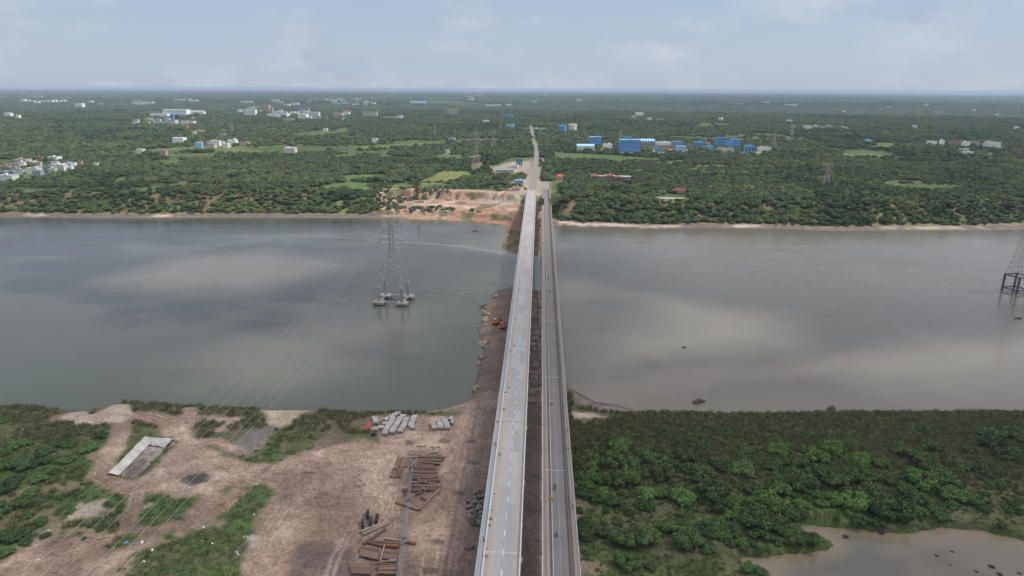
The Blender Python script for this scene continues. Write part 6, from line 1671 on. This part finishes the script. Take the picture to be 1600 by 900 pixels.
# scrap rows on the far terrace
for (x, y, lab) in ((655, 316, 'rusty steel heap before the piling rig'), (692, 311, 'brown heap of steel at the middle of the far terrace'), (700, 313, 'second brown heap of steel right of the middle heap')):
    p = on_ground(x, y, 12); r = thing('steel_heap', lab, 'steel heap', p)
    for i in range(9):
        a = random.uniform(-.4, .4); q = Vector((random.uniform(-3, 3), random.uniform(-2, 2), .3 + .25 * (i % 3))); b = MB(); v = Vector((math.cos(a) * 4, math.sin(a) * 4, 0)); b.tube(q - v, q + v, .3, n=8); b.build('steel_pipe', RUST, r)
def skin_body(name, J, E, rad, mats):
    me = bpy.data.meshes.new(name); me.from_pydata(J, E, []); o = bpy.data.objects.new('tmp', me); COL.objects.link(o)
    m = o.modifiers.new('s', 'SKIN'); m.use_smooth_shade = True; o.modifiers.new('u', 'SUBSURF').levels = 1
    for i, v in enumerate(me.skin_vertices[0].data): v.radius = (rad[i], rad[i]); v.use_root = (i == 0)
    dg = bpy.context.evaluated_depsgraph_get(); out = bpy.data.meshes.new_from_object(o.evaluated_get(dg)); out.name = name
    bpy.data.objects.remove(o); out.materials.clear()
    for x in mats: out.materials.append(x)
    return out
def person_mesh(shirt, trousers, sit=False):
    if sit: J = [(0, 0, .82), (0, .05, 1.1), (0, .1, 1.32), (0, .12, 1.45), (0, .15, 1.6), (-.1, .02, .8), (-.17, .42, .72), (-.16, .32, .35), (.1, .02, .8), (.17, .42, .72), (.16, .32, .35), (-.2, .1, 1.3), (-.24, .3, 1.1), (-.26, .52, 1.08), (.2, .1, 1.3), (.24, .3, 1.1), (.26, .52, 1.08)]
    else: J = [(0, 0, .92), (0, 0, 1.18), (0, 0, 1.38), (0, 0, 1.5), (0, .03, 1.65), (-.09, 0, .88), (-.11, .10, .48), (-.11, .02, .08), (.09, 0, .88), (.11, -.04, .48), (.11, -.20, .10), (-.19, 0, 1.38), (-.25, -.05, 1.12), (-.25, .06, .88), (.19, 0, 1.38), (.25, .05, 1.12), (.25, .16, .9)]
    E = [(0, 1), (1, 2), (2, 3), (3, 4), (0, 5), (5, 6), (6, 7), (0, 8), (8, 9), (9, 10), (2, 11), (11, 12), (12, 13), (2, 14), (14, 15), (15, 16)]
    rad = [.15, .15, .16, .06, .115, .1, .075, .055, .1, .075, .055, .075, .05, .04, .075, .05, .04]
    me = skin_body('person', J, E, rad, [shirt, trousers, SKIN, M('black_hair', (.015, .012, .01))])
    for p in me.polygons:
        z = p.center.z; hip = .9 if not sit else .84
        p.material_index = 3 if z > (1.68 if not sit else 1.62) else 2 if z > (1.47 if not sit else 1.42) else 1 if z < hip else 0
    return me
SH = [M('white_shirt', (.6, .6, .6), var=.05), M('dark_shirt', (.05, .05, .07), var=.1), M('red_shirt', (.35, .06, .05), var=.1), M('tan_shirt', (.35, .26, .18), var=.1)]
TR = M('dark_trousers', (.03, .03, .04), var=.1)
stand = [person_mesh(s, TR) for s in SH]; seated = [person_mesh(s, TR, True) for s in SH]
def motorbike(px, py, rz, lab, col, rider, rlab, s=1.15):
    p = pix(px, py, D); r = thing('motorbike', lab, 'motorbike', (p[0], p[1], D + .002), rz); r.scale = (s, s, s)
    b = MB(); b.bar((0, -.55, .62), (0, .42, .75), .2); b.box((0, -.32, .78), (.26, .75, .14)); b.box((0, .15, .8), (.26, .42, .25), top=.7); b.box((0, 0, .45), (.25, .5, .35)); b.build('body', col, r)
    for y in (-.62, .68):
        b = MB(); b.tube((-.06, y, .31), (.06, y, .31), .31, n=14, inner=.2); b.build('wheel', RUBBER, r)
    b = MB(); b.bar((0, .68, .31), (0, .48, 1.0), .07); b.bar((-.34, .44, 1.04), (.34, .44, 1.04), .05); b.build('handlebar', DARK_STEEL, r)
    b = MB(); b.box((0, .6, .88), (.18, .12, .18)); b.build('headlight', WHITE, r)
    o = link('person', rider, None, (p[0], p[1], D + .002), rz); o.scale = (s, s, s); tag(o, rlab, 'person')
motorbike(862.5, 631, R(180), 'white motorbike on the old bridge beside the reeds shore', WHITE, seated[0], 'person in white shirt riding the white motorbike')
motorbike(867, 764, 0, 'dark motorbike on the old bridge right of the yellow barrier', RUBBER, seated[1], 'person in dark shirt riding beyond the yellow barrier')
motorbike(869.5, 837, 0, 'dark motorbike nearest the lower picture edge on the old bridge', RUBBER, seated[3], 'person in tan shirt riding nearest the lower picture edge')
motorbike(858.5, 457, 0, 'dark motorbike far along the old bridge, lower of three', RUBBER, seated[1], 'person riding the lower of three far motorbikes')
motorbike(857, 437, 0, 'dark motorbike far along the old bridge, middle of three', RUBBER, seated[2], 'person in red shirt riding the middle of three far motorbikes')
motorbike(861, 421, R(180), 'dark motorbike far along the old bridge, upper of three', RUBBER, seated[1], 'person riding the upper of three far motorbikes')
def on_deck(px, py, z=0.0): return pix(px, py, D + z)
for (x, y, z, m, lab) in ((781, 714, 0, 1, 'person in dark clothes walking on the new bridge'), (797, 551, 0, 3, 'person walking on the left side of the new bridge in the middle'), (861.5, 352, 0, 1, 'person walking at the far narrow part of the old bridge'), (857, 310, 0, 1, 'person standing at the far end of the old bridge'), (894.5, 794, .19, 1, 'person sitting at the outer walkway of the old bridge'), (755.5, 846, .225, 2, 'person in red on the footpath of the new bridge')):
    p = on_deck(x, y, z); o = link('person', stand[m], None, (p[0], p[1], D + z + .005), random.uniform(0, 6)); o.scale = (1.1, 1.1, 1.1); tag(o, lab, 'person')
def drum(px, py, z, m, lab):
    p = on_deck(px, py, z); r = thing('traffic_drum', lab, 'traffic drum', (p[0], p[1], D + z + .003)); b = MB(); b.tube((0, 0, 0), (0, 0, .12), .42, n=14); b.build('base', RUBBER, r)
    b = MB(); b.tube((0, 0, .121), (0, 0, 1.1), .36, .30, 14); b.build('body', m, r); b = MB(); b.tube((0, 0, .5), (0, 0, .72), .352, .34, 14); b.build('band', WHITE, r)
for a in ((777.5, 659, .23, YELLOW, 'yellow drum on the new bridge footpath above the two orange ones'), (774.5, 695, .23, ORANGE, 'orange drum on the new bridge footpath, upper one'), (887, 673, .19, ORANGE, 'orange drum on the right walkway of the old bridge'), (888, 700.5, .19, YELLOW, 'yellow drum on the right walkway of the old bridge')): drum(*a)
p = on_deck(861.5, 781); r = thing('barrier', 'yellow sheet barrier standing in the left gutter of the old bridge', 'barrier', (p[0], p[1], D + .055)); b = MB(); b.box((0, 0, .75), (1.0, .12, 1.0)); b.build('board', YELLOW, r); b = MB(); b.box((-.4, 0, .12), (.1, .8, .24)); b.box((.4, 0, .12), (.1, .8, .24)); b.build('foot', DARK_STEEL, r)
HEAP = M('spoil_earth', (.16, .105, .08), var=.3, scale=2)
def heap_mesh(seed):
    bm = bmesh.new(); bmesh.ops.create_icosphere(bm, subdivisions=2, radius=1); rg = np.random.default_rng(seed)
    for v in bm.verts: v.co = Vector((v.co.x * rg.uniform(.85, 1.1), v.co.y * rg.uniform(.85, 1.1), max(v.co.z, 0) * .55 * rg.uniform(.8, 1.1)))
    me = bpy.data.meshes.new('earth_heap'); bm.to_mesh(me); bm.free(); me.materials.append(HEAP); return me
hm = [heap_mesh(i) for i in range(3)]
for (x, y) in [(768.5, 797), (766.5, 811), (764, 821), (760, 869.5), (758.5, 857), (773, 772), (795, 606), (790, 613), (800, 576), (803, 540), (806, 500), (787.5, 640), (809, 468), (812, 440), (811, 452), (757.5, 846), (756, 870)]:
    p = on_deck(x, y); o = link('earth_heap', hm[random.randrange(3)], None, (p[0], p[1], D), random.uniform(0, 6)); s = random.uniform(.35, .75); o.scale = (s, s, s); tag(o, 'small brown earth heap swept along the left side of the new bridge', 'earth heap', 'earth heaps on the new bridge')
def boat(px, py, rz, L, lab, m=M('boat_wood', (.12, .075, .055))):
    p = pix(px, py, 0); r = thing('boat', lab, 'boat', (p[0], p[1], 0), rz); b = MB(); n = 9; V = []
    for i in range(n):
        t = i / (n - 1) * 2 - 1; w = .7 * (1 - abs(t) ** 2.4) + .03; z = .55 + .35 * t * t
        V += [(t * L / 2, -w, z), (t * L / 2 * .94, -w * .55, -.15), (t * L / 2 * .94, w * .55, -.15), (t * L / 2, w, z), (t * L / 2 * .95, w * .8, z - .02), (t * L / 2 * .95, 0, .12), (t * L / 2 * .95, -w * .8, z - .02)]
    F = []
    for i in range(n - 1):
        for j in range(7): F.append((7 * i + j, 7 * i + (j + 1) % 7, 7 * (i + 1) + (j + 1) % 7, 7 * (i + 1) + j))
    b.add(V, F); b.build('hull', m, r)
    for x in (-L * .2, L * .15):
        b = MB(); b.box((x, 0, .42), (.25, 1.0, .06)); b.build('thwart', m, r)
    return p
p = boat(1591, 498, .1, 5.5, 'brown wooden boat on the river at the right picture edge')
o = link('person', seated[2], None, (p[0], p[1], -.35), 1.2); tag(o, 'person in red shirt sitting in the brown boat', 'person')
boat(1543, 359.5, .05, 8, 'pale boat drawn up at the far right shore', M('pale_boat', (.55, .52, .48)))
boat(742, 361, .3, 5, 'small dark boat near the far bank left of the new bridge')

# ------------------------------------------------------------------ clouds added above the view to shade parts of the country
cm_ = NT('shade_cloud_vapour'); lw = cm_.n('ShaderNodeLayerWeight'); lw.inputs['Blend'].default_value = .5
tr_ = cm_.n('ShaderNodeBsdfTransparent'); df_ = cm_.n('ShaderNodeBsdfDiffuse'); df_.inputs['Color'].default_value = (.9, .9, .9, 1)
tl_ = cm_.n('ShaderNodeBsdfTranslucent'); tl_.inputs['Color'].default_value = (.9, .9, .9, 1)
m1 = cm_.n('ShaderNodeMixShader'); m1.inputs[0].default_value = .5; cm_.l(df_.outputs[0], m1.inputs[1]); cm_.l(tl_.outputs[0], m1.inputs[2])
m2 = cm_.n('ShaderNodeMixShader')
al = cm_.math('POWER', cm_.math('SUBTRACT', 1.0, lw.outputs['Facing'], clamp=True), 2.2)
cm_.l(cm_.math('MULTIPLY', al, SHADE_CLOUD_DENSITY), m2.inputs[0]); cm_.l(tr_.outputs[0], m2.inputs[1]); cm_.l(m1.outputs[0], m2.inputs[2]); cm_.l(m2.outputs[0], cm_.out.inputs[0])
def shade_cloud_over(gx, gy, rx, ry, z, lobes, seed, thick=.22):
    """a cloud added out of view whose shadow lies around (gx, gy)"""
    rg = random.Random(seed); o = z / math.tan(R(SUN_EL)); cx, cy2 = gx + o * math.cos(R(SUN_AZ)), gy + o * math.sin(R(SUN_AZ))
    bm = bmesh.new()
    for i in range(lobes):
        a = rg.uniform(0, 6.28); q = math.sqrt(rg.random()) * .72; r_ = rg.uniform(.35, .6)
        bmesh.ops.create_icosphere(bm, subdivisions=4, radius=1, matrix=Matrix.Translation((cx + rx * q * math.cos(a), cy2 + ry * q * math.sin(a), z + rg.uniform(0, .1) * rx)) @ Matrix.Diagonal((rx * r_, ry * r_, min(rx, ry) * r_ * thick * 2, 1)))
    for f in bm.faces: f.smooth = True
    me = bpy.data.meshes.new('shade_clouds'); bm.to_mesh(me); bm.free(); me.materials.append(cm_.mat)
    return tag(link('shade_clouds', me), 'unseen cloud added above the view to shade the ground', 'cloud', kind='stuff')
for a in SHADE_CLOUDS: shade_cloud_over(*a)
